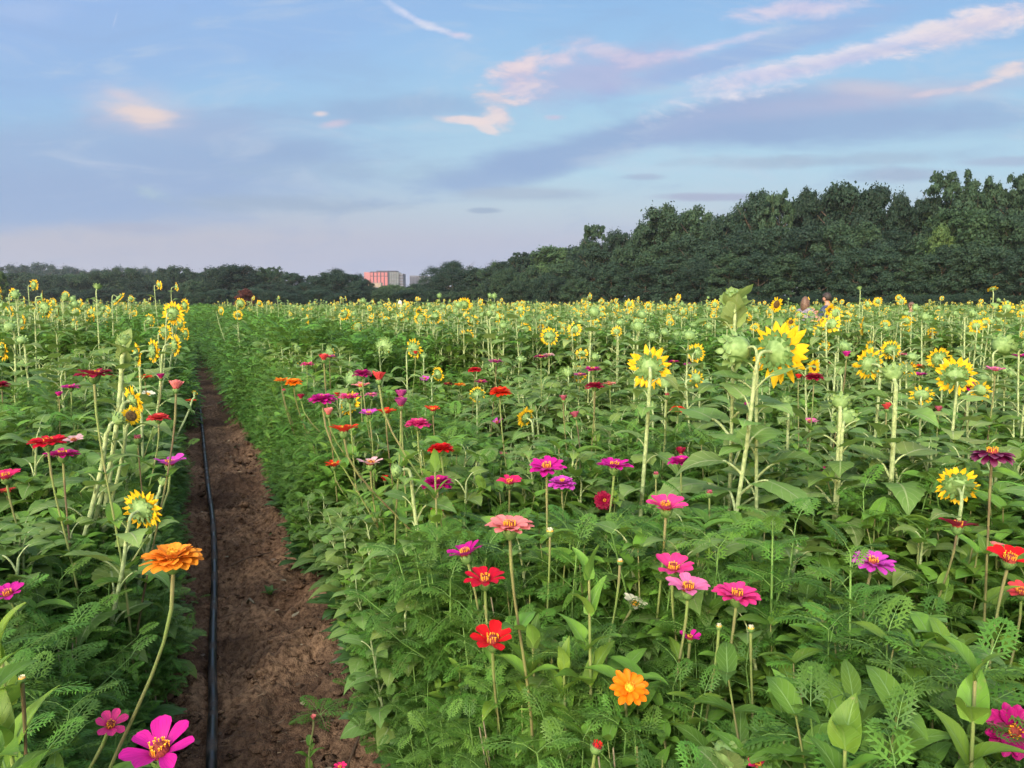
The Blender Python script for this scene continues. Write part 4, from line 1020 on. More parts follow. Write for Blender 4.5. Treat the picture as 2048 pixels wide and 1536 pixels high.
for k in range(60000):
    Y = .75 + 9.3 * rng.random() ** .62; X = rng.uniform(-.80, .80) * (Y + .4)
    c, s = cs(X, Y)
    eL, eR = edgeL(s), edgeR(s)
    if eL < c < eR: continue
    edge = min(abs(c - eL) if c < 0 else 9, abs(c - eR) if c > 0 else 9)
    fu = furrow(c)
    if edge > .5 and rng.random() > .25 + .75 * fu: continue
    keep = .32 if Y < 4 else .24
    if edge < .35: keep = .75
    if rng.random() > keep: continue
    if edge < .16: hs = rng.uniform(.4, .7)
    elif edge < .4: hs = rng.uniform(.7, 1.1)
    else: hs = rng.uniform(.9, 1.28)
    hs *= (.6 + .4 * fu) if edge > .5 else 1
    if Y < 1.6: hs = min(hs, 1.0)
    if Y > 4.5 and c > 1: hs *= .9
    if c < 0 and Y < 3.0: hs = min(hs, .9)
    m1, m2 = mixf(X, Y, 1), mixf(X, Y, 2)
    pz = .36 + 1.1 * m1; ps = .22 + .9 * m2 + (.16 if c > 1.3 else 0)
    if edge < .35: ps -= .4; pz -= .15
    if Y < 3.2 and c > 0 and edge > .3: ps = .06; pz = max(pz, .5)
    u = rng.random()
    if u < ps: pid = rng.randint(9, 11); hs *= .95
    elif u < ps + pz: pid = rng.randint(5, 8)
    elif u < .93: pid = rng.randint(0, 4)
    else: pid = rng.choice([12, 13, 12, 13, 14])
    z = terrain(X, Y); ph = {0: .66, 1: .68}.get(0 if pid < 5 else 1) if pid < 9 else (.85 if pid < 12 else .4)
    if Y < 7:
        lim = clear(X, Y, 9, .13)
        if lim < z + .18: continue
        if ph * hs > lim - z: hs = (lim - z) / ph
    if hs < .25: continue
    e = (X, Y, z, rng.uniform(-.18, .18), rng.uniform(-.18, .18), rng.uniform(0, 6.28), min(1.25, max(hs, .55) * rng.uniform(.85, 1.1)), hs, pid)
    if pid < 5: ferns.append(e)
    else: leafy.append(e[:8] + (pid - 5,))
# broad leaves low under everything
for k in range(6500):
    Y = .8 + 5.2 * rng.random() ** .7; X = rng.uniform(-.8, .8) * (Y + .4); c, s = cs(X, Y)
    if -.22 < c < edgeR(s) or rng.random() > .1 + .6 * furrow(c): continue
    leafy.append((X, Y, terrain(X, Y), 0, 0, rng.uniform(0, 6.28), rng.uniform(.6, 1.1), rng.uniform(.6, 1.), rng.choice([7, 8])))
make_stuff('feathery_foliage', 'feathery cut-leaved green foliage covering the beds beside the path', near_protos[:5], ferns)
make_stuff('leafy_undergrowth', 'oval and heart-shaped green leaves filling the flower beds', near_protos[5:], leafy)
for k in range(52000):
    Y = 8.5 + 62 * rng.random() ** 1.35; X = rng.uniform(-.78, .78) * Y; c, s = cs(X, Y)
    if edgeL(s) + .12 < c < edgeR(s) - .08 and s < 25: continue
    edge = min(abs(c + .05), abs(c - .55)) if s < 25 else 1
    if Y > 20 and rng.random() < .35: continue
    sc = rng.uniform(.85, 1.2) * (1 + .012 * (Y - 8)) * (1 if edge > .4 else .7)
    hgt = rng.uniform(.95, 1.5) * (1 if edge > .4 else .65)
    pid = rng.randint(0, 3) if (mixf(X, Y, 3) < .1 or -1.2 < c < 2.6) else rng.randint(0, 8)
    if pid >= 6: sc = rng.uniform(.85, 1.15)
    ptf.append((X, Y, terrain(X, Y), 0, 0, rng.uniform(0, 6.28), sc, hgt, pid))
make_stuff('field_greenery', 'continuous green leaf cover of the far field between the flowers', far_protos, ptf)
print('points', len(ferns), len(leafy), len(ptf), len(cand))
# ------------------------------------------------------------------ single near plants
rng.seed(8)
def weed_object(px_base, dep, h, label, name='feathery_weed'):
    b = at_y(px_base, 1000, dep); z = terrain(b.x, b.y); root = empty(name, (b.x, b.y, z)); tag(root, label, 'weed', 'tall feathery weeds')
    st = MB(); lean = np.array([rng.uniform(-.03, .03), rng.uniform(-.02, .04), 0]); P = [np.zeros(3), lean * .3 + [0, 0, h * .35], lean * .7 + [0, 0, h * .7], lean + [0, 0, h]]
    st.add(*tube(P, [.005, .0045, .0035, .002], 7), 'fern_stem'); part('stem', st, root); az = rng.random() * 6
    for i in range(15):
        t = .2 + .8 * i / 14; az += 1.57
        for k in (0, math.pi):
            lf = fern_leaf(.17 * (1.05 - .55 * t) * rng.uniform(.9, 1.1), 7); p = lean * t + [0, 0, h * t]
            part('leaf', MB().add_mb(lf, basis(spin(az + k, rng.uniform(.25, .6) + .4 * t * t), pos=p)), root)
    return root
weed_object(1738, 1.6, .80, 'tall pale feathery weed under the violet pink zinnia at lower right')
weed_object(1560, 1.9, .78, 'lower feathery weed left of the tall pale one')
def stalk_object(px, py, dep, label, L=.12, n=6, w=.36):
    T_ = at(px, py, dep); cc, ss = cs(T_.x, T_.y)
    if -.3 < cc < .74: T_.x, T_.y = xy(.74 if cc > .1 else -.32, ss)
    z = terrain(T_.x, T_.y); h = T_.z - z; root = empty('leafy_stalk', (T_.x, T_.y, z)); tag(root, label, 'zinnia plant', 'zinnia stalks without flowers')
    st = MB(); st.add(*tube([(0, 0, 0), (.01, 0, h * .5), (0, 0, h)], [.0045, .004, .003], 7), 'zinnia_stem'); part('stem', st, root); az = rng.random() * 6
    for i in range(n):
        t = 1 - .11 * i; az += 1.57
        for k in (0, math.pi): part('leaf', MB().add_mb(zin_leaf(L * (.75 + .1 * i) * rng.uniform(.9, 1.1), 10, 4, w=w), basis(spin(az + k, 1.1 - .2 * i), pos=(0, 0, h * t))), root)
stalk_object(1128, 1345, 1.72, 'pointed-leaved stalk without a flower left of the orange zinnia')
stalk_object(1178, 1160, 1.7, 'leafy stalk with tiny bud above the white zinnia')
stalk_object(1950, 1360, 1.3, 'broad-leaved stalk left of the facing magenta zinnia', w=.5)
stalk_object(1830, 1330, 1.6, 'upright leafy stalk right of the tall feathery weed', w=.5)
stalk_object(1690, 1500, 1.2, 'low leafy stalk near the bottom right of the photo', w=.55)
stalk_object(120, 1380, 1.25, 'bushy broad-leaved stalk in the bottom left corner', L=.14, w=.5)
stalk_object(40, 1300, 1.15, 'broad-leaved stalk at the lower left edge', L=.15, w=.5)
stalk_object(180, 1290, 1.35, 'leafy stalk under the left sunflower leaves', L=.13, w=.45)
stalk_object(700, 960, 2.4, 'leafy zinnia stalk under the pale pink flower', w=.4)
stalk_object(800, 1350, 1.7, 'low leafy stalk at the right foot of the path', w=.4)
q = ground_pt(540, 1200); root = empty('weed', q); tag(root, 'small green weed sprouting in the middle of the path', 'weed')
for k in range(5): part('leaf', MB().add_mb(zin_leaf(.06, 6, 2, 'weed_leaf', .5), basis(spin(k * 1.3, .5), pos=(0, 0, .01))), root)
q = ground_pt(640, 1440); root = empty('weed', q); tag(root, 'thin feathery weed seedling on the lower path', 'weed')
for k in range(7): part('leaf', MB().add_mb(fern_leaf(.10, 6), basis(spin(k * .9, .5), pos=(0, 0, .02))), root)
# ------------------------------------------------------------------ trees
def tree_leaf_mat(name, a, b, blue=.0):
    m, N = newmat(name)
    oi = N.n('ShaderNodeObjectInfo').outputs['Random']
    pos = N.n('ShaderNodeTexCoord').outputs['Object']
    n1 = N.n('ShaderNodeTexNoise', {'Vector': pos, 'Scale': .55, 'Detail': 3.}).outputs[0]
    n2 = N.n('ShaderNodeTexNoise', {'Vector': pos, 'Scale': 5., 'Detail': 2.}).outputs[0]
    c = N.mix(N.ramp(n1, .35, .65), a, b)
    c = N.mix(N.ramp(n2, .3, .7, 0, .6), c, scale_col(b, 1.5))
    c = N.mix(N.math('MULTIPLY', oi, .6), c, scale_col(a, .75)); c = N.mix(N.ramp(N.math('FRACT', N.math('MULTIPLY', oi, 5.3)), .7, 1., 0, .35), c, scale_col(b, 1.35))
    p = N.n('ShaderNodeBsdfPrincipled', {'Base Color': c, 'Roughness': .65, 'Specular IOR Level': .2})
    t = N.n('ShaderNodeBsdfTranslucent', {'Color': c})
    N.n('ShaderNodeOutputMaterial', {0: N.n('ShaderNodeMixShader', {0: .15, 1: p.outputs[0], 2: t.outputs[0]}).outputs[0]})
tree_leaf_mat('tree_leaf_dark', (.014, .034, .024, 1), (.025, .053, .031, 1))
tree_leaf_mat('tree_leaf_mid', (.020, .046, .028, 1), (.036, .072, .036, 1))
tree_leaf_mat('tree_leaf_light', (.030, .068, .034, 1), (.052, .100, .040, 1))
tree_leaf_mat('tree_leaf_pine', (.015, .038, .027, 1), (.024, .054, .034, 1))
tree_leaf_mat('tree_leaf_far', (.026, .052, .046, 1), (.038, .068, .056, 1))  # bluish distance haze worked into the leaf colour of the far hill trees
tree_leaf_mat('tree_leaf_yellow', (.045, .090, .035, 1), (.075, .13, .04, 1))
tree_leaf_mat('tree_leaf_red', (.085, .030, .032, 1), (.14, .055, .045, 1))
plain_mat('bark', (.09, .07, .055, 1), rough=.95, scale=6, var=.4, bump=.5, dist=.02)
def crown_mesh(kind, mat, seed, H=12., W=9.):
    r = np.random.default_rng(seed); rr = random.Random(seed); Q = []
    cen = []
    if kind == 'pine':
        for i in range(70):
            t = rr.random() ** .9; z = H * (.06 + .88 * t); ra = W / 2 * (1 - t ** 1.7 * .85) * rr.uniform(.3, .95); a = rr.random() * 6.28
            cen.append((math.cos(a) * ra, math.sin(a) * ra, z, W * .15 * (1.15 - .4 * t), W * .11, 280))
        cen.append((0, 0, H * .94, W * .08, W * .12, 200))
    elif kind == 'open':
        for i in range(85):
            t = rr.random(); z = H * (.35 + .6 * t); e = math.sqrt(max(.05, 1 - ((t - .45) / .62) ** 2)); ra = W / 2 * e * rr.uniform(.3, .95); a = rr.random() * 6.28
            cen.append((math.cos(a) * ra, math.sin(a) * ra, z, W * rr.uniform(.04, .085), W * rr.uniform(.04, .07), 150))
    else:
        n = 105
        for i in range(n):
            t = rr.random() ** .85; z = H * (.07 + .87 * t); e = math.sqrt(max(.06, 1 - (max(0, t - .42) / .62) ** 2)) if kind == 'round' else math.sqrt(max(.05, 1 - (max(0, t - .6) / .42) ** 2)) * .85
            ra = W / 2 * e * (rr.uniform(.55, .95) if rr.random() < .8 else rr.uniform(0, .5)); a = rr.random() * 6.28; s = rr.choice([.04, .05, .07, .09, .11, .14]) * rr.uniform(.85, 1.15)
            cen.append((math.cos(a) * ra, math.sin(a) * ra, z, W * s, W * s * rr.uniform(.7, .95), int(330 * s / .12)))
        cen.append((rr.uniform(-.1, .1) * W, 0, H * .93, W * .12, W * .1, 260))
    if W > 12:          # a broad crown needs more, rounder clumps
        extra = []
        for cx, cy, cz, sr, sz, n in cen:
            extra.append((cx, cy, cz, sr * .72, sr * .62, n)); a = rr.random() * 6.28; q = rr.uniform(.2, .45) * W; extra.append((math.cos(a) * q, math.sin(a) * q, min(cz, H * (.93 - .5 * (q / W) ** 1.5)) * rr.uniform(.85, 1.), sr * .65, sr * .58, n))
        cen = extra
    for cx, cy, cz, sr, sz, n in cen:
        d = r.normal(size=(n, 3)); d /= np.linalg.norm(d, axis=1)[:, None]; d[:, 2] = np.where(d[:, 2] < -.35, -d[:, 2], d[:, 2])
        rad = r.uniform(.4, 1.2, n)[:, None] + (r.random(n) < .08)[:, None] * r.uniform(.2, .7, n)[:, None]
        p = d * rad * [sr, sr, sz] + [cx, cy, cz]
        sz_ = r.uniform(.07, .22, n)[:, None] * (1.1 if kind != 'pine' else .8)
        nn = d + r.normal(0, .55, (n, 3)); nn /= np.linalg.norm(nn, axis=1)[:, None]
        t1 = np.cross(nn, r.normal(size=(n, 3))); t1 /= np.linalg.norm(t1, axis=1)[:, None]; t2 = np.cross(nn, t1)
        asp = r.uniform(.45, .8, n)[:, None]
        Q.append(np.stack([p - t1 * sz_, p - t2 * sz_ * asp, p + t1 * sz_, p + t2 * sz_ * asp], 1))
    Q = np.concatenate(Q); mb = MB(); mb.add(Q.reshape(-1, 3), np.arange(len(Q) * 4).reshape(-1, 4), None, mat)
    return mb.mesh('crown', False)
def trunk_mesh(kind, seed, H=12., W=9.):
    rr = random.Random(seed); mb = MB(); top = H * (.9 if kind == 'pine' else .72)
    mb.add(*tube([(0, 0, -.3), (.05, .03, H * .25), (-.08, .1, H * .5), (0, 0, top)], [.28, .22, .15, .04], 9), 'bark')
    for k in range(9):
        a = rr.random() * 6.28; z = H * rr.uniform(.22, .7); L = W * rr.uniform(.25, .4)
        mb.add(*tube(bez((0, 0, z), (math.cos(a) * L * .4, math.sin(a) * L * .4, z + L * .2), (math.cos(a) * L * .8, math.sin(a) * L * .8, z + L * .5), (math.cos(a) * L, math.sin(a) * L, z + L * .7), 5), [.10, .08, .06, .05, .035, .02], 5), 'bark')
    return mb.mesh('trunk')
TP = {}
def tree_proto(kind, mat, v, W0):
    key = (kind, mat, v, W0)
    if key not in TP: TP[key] = (crown_mesh(kind, mat, hash((len(kind) * 7 + len(mat) * 3 + v * 11)) % 1000, W=W0), trunk_mesh(kind, v, W=W0))
    return TP[key]
TREES = []
def tree(px, ytop, wpx, D, kind, mat, label, name='tree', group='trees along the edge of the field', v=None, H=None, ybot=None):
    v = rng.randint(0, 2) if v is None else v
    top = at_y(px, ytop, D); W = wpx / F * D; Hh = top.z; W0 = 9. if W / Hh < 1.05 else 17.
    c_, t_ = tree_proto(kind, mat, v, W0)
    root = empty(name, (top.x, D, 0), rng.uniform(0, 6.28))
    root.scale = (W / W0, W / W0, Hh / 12)
    tag(root, label, 'tree' if name != 'shrub' else 'shrub', group)
    for nm, me in (('crown', c_), ('trunk', t_)):
        o = bpy.data.objects.new(nm, me); COL.objects.link(o); o.parent = root
    TREES.append(root); return root
rng.seed(21)
DK, MD, LT, PN, FR, YL, RD = ['tree_leaf_' + k for k in ('dark', 'mid', 'light', 'pine', 'far', 'yellow', 'red')]
def DW(x): return float(np.interp(x, [950, 1300, 1600, 2060], [150, 116, 95, 80]))
main = [
 # far hill on the left
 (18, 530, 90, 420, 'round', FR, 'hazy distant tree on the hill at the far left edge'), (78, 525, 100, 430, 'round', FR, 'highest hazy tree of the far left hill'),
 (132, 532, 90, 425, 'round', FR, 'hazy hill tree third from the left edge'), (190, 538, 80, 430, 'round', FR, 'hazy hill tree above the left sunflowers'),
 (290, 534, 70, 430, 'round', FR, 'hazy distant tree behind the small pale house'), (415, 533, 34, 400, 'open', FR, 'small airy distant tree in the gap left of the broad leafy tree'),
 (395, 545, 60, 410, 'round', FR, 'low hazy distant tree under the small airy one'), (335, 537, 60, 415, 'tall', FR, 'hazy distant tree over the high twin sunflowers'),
 # left middle line
 (45, 545, 120, 230, 'round', MD, 'leafy tree behind the leftmost sunflowers'), (108, 548, 90, 225, 'round', DK, 'dark leafy tree second from the left edge'),
 (165, 545, 100, 228, 'round', MD, 'leafy tree third from the left edge'), (238, 533, 110, 225, 'round', MD, 'rounded tree rising above the left line'),
 (350, 531, 100, 220, 'round', MD, 'rounded tree behind the high twin sunflowers'), (298, 560, 80, 210, 'round', DK, 'low dark tree under the small pale house'),
 (395, 556, 70, 190, 'round', MD, 'greyish low tree left of the red-leaved tree'), (468, 529, 118, 175, 'round', DK, 'broad leafy tree rising behind the red-leaved tree'),
 (540, 532, 80, 178, 'open', MD, 'open-topped tree right of the broad leafy tree'), (583, 545, 60, 176, 'round', DK, 'small dark tree between two open-topped trees'),
 (618, 549, 70, 178, 'open', DK, 'open-topped tree left of the dome-shaped tree'), (548, 566, 90, 160, 'round', DK, 'low dark tree right of the red-leaved tree'),
 (610, 565, 70, 160, 'pine', PN, 'low pine left of the dome-shaped tree'), (678, 539, 108, 165, 'round', PN, 'dark dome-shaped tree left of the pink office block'),
 (722, 558, 62, 163, 'round', PN, 'dark tree beside the pink office block'), (757, 585, 60, 185, 'round', DK, 'low dark tree in front of the pink office block'),
 (786, 568, 80, 165, 'round', LT, 'bright vine-covered tree under the pink office block'), (838, 566, 70, 180, 'round', DK, 'dark tree below the blue glass block'),
 (818, 578, 60, 160, 'round', DK, 'low dark tree by the white post'), (905, 522, 118, 158, 'pine', PN, 'dark pointed pine right of the blue glass block'),
 (868, 548, 60, 162, 'pine', PN, 'dark pine shoulder beside the pointed pine'), (955, 536, 70, 156, 'round', DK, 'dark leafy tree right of the pointed pine'),
 # right wood skyline
 (1004, 522, 76, 0, 'round', DK, 'first dark tree of the rising wood'), (1040, 500, 54, 0, 'open', DK, 'open-topped tree at the first step of the wood'),
 (1108, 489, 106, 0, 'round', LT, 'lighter broad-crowned tree at the first step of the wood'), (1160, 500, 76, 0, 'round', DK, 'dark tree right of the lighter broad crown'),
 (1188, 446, 70, 0, 'open', MD, 'airy tree sticking up left of the high wood'), (1236, 456, 66, 0, 'tall', DK, 'dark tree right of the airy one'),
 (1285, 446, 80, 0, 'round', MD, 'tree on the slope up to the double crown'), (1335, 405, 112, 0, 'round', MD, 'left crown of the double-crowned trees'),
 (1392, 408, 94, 0, 'round', MD, 'right crown of the double-crowned trees'), (1438, 428, 76, 0, 'tall', DK, 'tree sloping down from the double crown'),
 (1512, 378, 96, 0, 'tall', DK, 'tall ragged tree behind the leafy bud'), (1562, 374, 70, 0, 'open', MD, 'open-topped tree right of the tall ragged one'),
 (1622, 372, 72, 0, 'tall', DK, 'narrow pointed tree above the two people'), (1688, 363, 120, 0, 'round', DK, 'great dark crown with sky gaps, right of the people'),
 (1752, 366, 92, 0, 'round', DK, 'right half of the great dark crown'), (1802, 380, 60, 0, 'tall', DK, 'narrow pointed tree after the great dark crown'),
 (1846, 392, 90, 0, 'open', DK, 'lower airy tree between great crown and tall airy ones'), (1902, 335, 118, 0, 'open', MD, 'tallest airy tree on the right skyline'),
 (1962, 350, 96, 0, 'open', MD, 'second tall airy tree near the right edge'), (2030, 345, 100, 0, 'open', MD, 'airy tall tree cut by the right edge'),
 (1934, 412, 150, -8, 'round', LT, 'light green rounded tree under the tall airy ones'), (2028, 430, 120, -8, 'round', MD, 'rounded tree at the right edge under the airy tall one'),
 (1884, 452, 56, -12, 'round', YL, 'yellow-green young tree at right in the dark wood'), (1905, 520, 60, -13, 'round', LT, 'pale green shrub-like tree under the yellow-green one'),
]
for px, yt, w, D, kind, mat, lb in main:
    D = DW(px) + D if D <= 0 else D
    if px >= 1000 and D > 0 and kind != 'open': yt += 2
    tree(px, yt + 2, w * 1.12, D, kind, mat, lb)
sky = sorted([(m_[0], m_[1]) for m_ in main if m_[0] >= 1000 and m_[3] == 0])
SX, SY = [a[0] for a in sky], [a[1] for a in sky]
n_fill = 0
for layer, (d0, off, wd, step) in enumerate(((4, 26, 110, 62), (-7, 75, 100, 58), (-14, 125, 90, 60))):
    x = 1000 + layer * 20; k = 0
    while x < 2090:
        yt = float(np.interp(x, SX, SY)) ; yt = yt + (600 - yt) * (off / 230) + rng.uniform(-8, 12)
        k += 1
        nm = ('upper', 'middle', 'lowest')[layer]
        tree(x, min(yt, 575), wd * (.9 if x < 1300 else 1.15), DW(x) + d0, rng.choice(['round', 'round', 'tall']), rng.choice([DK, DK, MD]),
             f'{ORD[min(k - 1, 19)]} from left of the {nm} dark trees filling the wood', group='dark trees inside the wood')
        x += step * rng.uniform(.85, 1.15)
lx_ = sorted([(m_[0], m_[1]) for m_ in main if m_[0] < 1000 and 100 < m_[3] < 260]); LX, LY = [q_[0] for q_ in lx_], [q_[1] for q_ in lx_]
k = 0
for x in range(0, 1000, 27):
    k += 1
    if 725 < x < 850: yt = 584
    else: yt = float(np.interp(x, LX, LY)) + rng.uniform(10, 26)
    tree(x, yt, 62, 205 if x > 420 else 245, rng.choice(['round', 'tall', 'round']), rng.choice([DK, MD, PN]), f'{ORD[k - 1]} from left of the second tree line' if k < 20 else f'{ORD[k - 20]} of the second tree line counted from the broad dome tree', group='trees of the second line')
k = 0
for x in range(-10, 990, 46):
    k += 1
    tree(x + rng.uniform(-8, 8), rng.uniform(576, 588), 76, 150 + 40 * (x < 400), 'round', rng.choice([DK, PN, MD]), f'{ORD[min(k - 1, 19)] if k < 20 else "last"} from left of the low trees along the field end' if k < 21 else 'low dark tree joining the line to the wood', group='low trees along the field end')
k = 0
for x in range(1060, 1500, 48):
    k += 1
    tree(x, rng.uniform(600, 606), 74, 74, 'round', rng.choice([LT, MD]), f'{ORD[k - 1]} from left of the bramble bushes at the wood edge', name='shrub', group='bramble bushes along the wood edge')
k = 0
for x in range(1500, 2080, 60):
    k += 1
    tree(x, rng.uniform(588, 598), 90, 66, 'round', DK, f'{ORD[k - 1]} from left of the dark bushes at the foot of the wood', name='shrub', group='dark bushes at the foot of the wood')
tree(490, 577, 46, 62, 'round', RD, 'small round tree with dark red-brown leaves right of the path', group='single ornamental trees')
tree(2, 545, 26, 120, 'round', YL, 'pale green tree at the very left edge', group='single ornamental trees')
# ------------------------------------------------------------------ buildings
def box(mb, x0, x1, y0, y1, z0, z1, mat, M=None):
    V = np.array([(x, y, z) for z in (z0, z1) for y in (y0, y1) for x in (x0, x1)], float)
    mb.add(V, [(0, 2, 3, 1), (4, 5, 7, 6), (0, 1, 5, 4), (2, 6, 7, 3), (0, 4, 6, 2), (1, 3, 7, 5)], None, mat, M)
plain_mat('concrete_dark', (.03, .028, .05, 1), rough=.7, scale=.2); plain_mat('concrete_light', (.14, .14, .17, 1), rough=.8, scale=.2)
plain_mat('glass_sunset_reflect', (.40, .085, .095, 1), rough=.5, scale=.3, var=.06, spec=.6); plain_mat('glass_green', (.06, .09, .11, 1), rough=.4, scale=.25, var=.3, spec=.6)  # sunset reflection painted as the pink base colour of the office panes
plain_mat('glass_blue', (.05, .085, .16, 1), rough=.2, scale=.2, var=.2, spec=.6); plain_mat('panel_pink', (.34, .12, .13, 1), rough=.6, scale=.1, var=.06)
plain_mat('tan_wall', (.30, .23, .17, 1), rough=.85, scale=.3); plain_mat('white_paint', (.78, .78, .78, 1), rough=.5, scale=9, var=.05); plain_mat('grey_roof', (.30, .26, .25, 1), rough=.9, scale=2)
def X_(px, D): return (px - 1024) / F * D / CP * 1.0
BD = 900.
def bx(px): return at_y(px, 570, BD).x
def bz(py, px=780, D=BD): return at_y(px, py, D).z
root = empty('office_building', (bx(765), BD, 0)); tag(root, 'grey-framed office block far behind the trees, pink sunset reflection painted into its glass', 'office building')
ox = bx(765); Wd = lambda a: bx(a) - ox
mb = MB(); box(mb, Wd(728.5), Wd(740.5), 0, 26, 0, bz(544.5), 'panel_pink')
for k in range(9): box(mb, Wd(728.5) - .05, Wd(740.5), -.15, 0, 3.2 * k + 3.6, 3.2 * k + 3.75, 'concrete_light')
part('side_wing', mb, root, False)
mb = MB(); box(mb, Wd(740.6), Wd(777), 1, 28, 0, bz(543), 'concrete_dark'); box(mb, Wd(752), Wd(792), 6, 24, bz(543), bz(541), 'concrete_dark'); part('wall', mb, root, False)
n = 5
for i in range(n):
    xa = Wd(741.2 + i * 7.15); xb = Wd(741.2 + i * 7.15 + 5.0)
    for (ya, yb) in ((551.5, 545), (597, 553)):
        mb = MB(); box(mb, xa, xb, .6, 1., bz(ya), bz(yb), 'glass_sunset_reflect')
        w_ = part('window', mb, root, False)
        fm = MB()
        for q_ in range(1, 2 if yb < 550 else 9):
            zz = bz(yb) + (bz(ya) - bz(yb)) * q_ / (2 if yb < 550 else 9); box(fm, xa, xb, .45, .6, zz - .12, zz + .12, 'panel_pink')
        box(fm, (xa + xb) / 2 - .08, (xa + xb) / 2 + .08, .5, .6, bz(ya), bz(yb), 'panel_pink'); part('frame', fm, w_, False)
mb = MB(); box(mb, Wd(777.2), Wd(797), 3, 26, 0, bz(544), 'glass_green')
for k in range(9): box(mb, Wd(777.2), Wd(797), 2.7, 3, 3.6 * k + 4, 3.6 * k + 4.7, 'concrete_light')
for k in range(5): box(mb, Wd(777.2 + 4.9 * k), Wd(777.7 + 4.9 * k), 2.5, 2.7, 0, bz(544), 'concrete_dark')
part('glazed_wing', mb, root, False)
mb = MB(); box(mb, Wd(797.2), Wd(805.5), 5, 26, 0, bz(547), 'concrete_dark')
for k in range(9): box(mb, Wd(797.6), Wd(805), 4.8, 5, 3.4 * k + 4, 3.4 * k + 5.6, 'glass_blue')
part('end_wing', mb, root, False)
root = empty('office_building', (bx(828), BD + 60, 0)); tag(root, 'grey office block with dark blue glass corner right of the pink one', 'office building'); ox = bx(828)
mb = MB(); box(mb, Wd(806), Wd(826), 0, 30, 0, bz(548) , 'concrete_light')
for k in range(6): box(mb, Wd(807.5 + 3 * k), Wd(808.9 + 3 * k), -.3, 0, 4, bz(550.5), 'concrete_dark')
part('wall', mb, root, False)
mb = MB(); box(mb, Wd(826.2), Wd(850), 1, 30, 0, bz(550), 'glass_blue')
for k in range(8): box(mb, Wd(826.2), Wd(850), .7, 1, 3.8 * k + 3.9, 3.8 * k + 4.1, 'concrete_dark')
for k in range(6): box(mb, Wd(829.5 + 4 * k), Wd(829.7 + 4 * k), .6, .7, 0, bz(550), 'concrete_light')
part('glazed_wing', mb, root, False)
mb = MB(); box(mb, Wd(830), Wd(850), 2, 28, bz(550), bz(548.6), 'concrete_light'); part('roof', mb, root, False)
def low_block(p0, p1, yt, D, lb, wall='tan_wall', flat=True):
    x0, x1 = at_y(p0, 570, D).x, at_y(p1, 570, D).x; z = at_y(p0, yt, D).z; w = (x1 - x0) / 2
    root = empty('building' if flat else 'house', ((x0 + x1) / 2, D, 0)); tag(root, lb, 'building' if flat else 'house')
    mb = MB(); box(mb, -w, w, 0, w * 1.2, 0, z if flat else z * .86, wall); part('wall', mb, root, False)
    for k in range(4):
        mb = MB(); a = -w * .8 + w * 1.6 * k / 4; box(mb, a, a + w * .22, -.06, 0, z * .62, z * .78, 'glass_blue'); part('window', mb, root, False)
    mb = MB()
    if flat: box(mb, -w - .2, w + .2, -.3, w * 1.2 + .3, z, z + .35, 'concrete_light')
    else:
        h = z * .86; V = [(-w - .4, -.4, h), (w + .4, -.4, h), (w + .4, w * 1.2 + .4, h), (-w - .4, w * 1.2 + .4, h), (-w - .4, w * .6, z), (w + .4, w * .6, z)]
        mb.add(V, [(0, 1, 5, 4), (2, 3, 4, 5)], None, 'grey_roof'); mb.add(V, [(1, 2, 5), (3, 0, 4)], None, wall)
    part('roof', mb, root, False)
low_block(729, 762, 566, 860, 'low tan building in front of the pink office block')
low_block(630, 645, 556, 700, 'small tan building top between two tree crowns')
low_block(294, 308, 558, 300, 'small pale house roof peeping out of the trees at left', 'white_paint', False)
# white post
mb = MB(); p = at_y(800, 601, 34); V, Fa, U = revolve([(.0, 0), (.085, 0), (.085, p.z - .14), (.07, p.z - .05), (.03, p.z), (0, p.z)], 12); mb.add(V, Fa, U, 'white_paint')
box(mb, -.12, .12, -.12, .12, 0, .12, 'concrete_light')
o = part('marker_post', mb); o.location = (p.x, 34, 0); tag(o, 'white round-topped post standing at the far side of the field', 'post')
# ------------------------------------------------------------------ people
plain_mat('skin', (.46, .24, .17, 1), rough=.55, scale=20, var=.06, spec=.35); plain_mat('brown_hair', (.13, .075, .05, 1), rough=.5, scale=60, var=.35); plain_mat('dark_hair', (.035, .025, .022, 1), rough=.55, scale=60, var=.3)
plain_mat('pale_print_cloth', (.34, .31, .37, 1), rough=.9, scale=26, col2=(.16, .15, .20, 1)); plain_mat('navy_print_cloth', (.025, .04, .09, 1), rough=.9, scale=22, col2=(.06, .08, .16, 1))
plain_mat('denim', (.06, .09, .15, 1), rough=.9, scale=40); plain_mat('lilac_cloth', (.22, .20, .30, 1), rough=.9, scale=20); plain_mat('eye_dark', (.02, .015, .01, 1), rough=.2, scale=10); plain_mat('lip', (.5, .16, .15, 1), rough=.5, scale=10)
def skinned(name, verts, edges, radii, mat, parent, sub=2):
    me = bpy.data.meshes.new(name); me.from_pydata([tuple(v) for v in verts], edges, []); o = bpy.data.objects.new(name, me); COL.objects.link(o)
    sk = o.modifiers.new('skin', 'SKIN'); sk.use_smooth_shade = True
    for i, r_ in enumerate(radii):
        d = me.skin_vertices[0].data[i]; d.radius = (r_, r_) if not isinstance(r_, tuple) else r_; d.use_root = (i == 0)
    ss = o.modifiers.new('sub', 'SUBSURF'); ss.levels = sub; ss.render_levels = sub
    dg = bpy.context.evaluated_depsgraph_get(); nm = bpy.data.meshes.new_from_object(o.evaluated_get(dg)); o.modifiers.clear(); o.data = nm
    nm.materials.clear(); nm.materials.append(MATS[mat]); nm.name = name
    for p_ in nm.polygons: p_.use_smooth = True
    o.parent = parent; return o
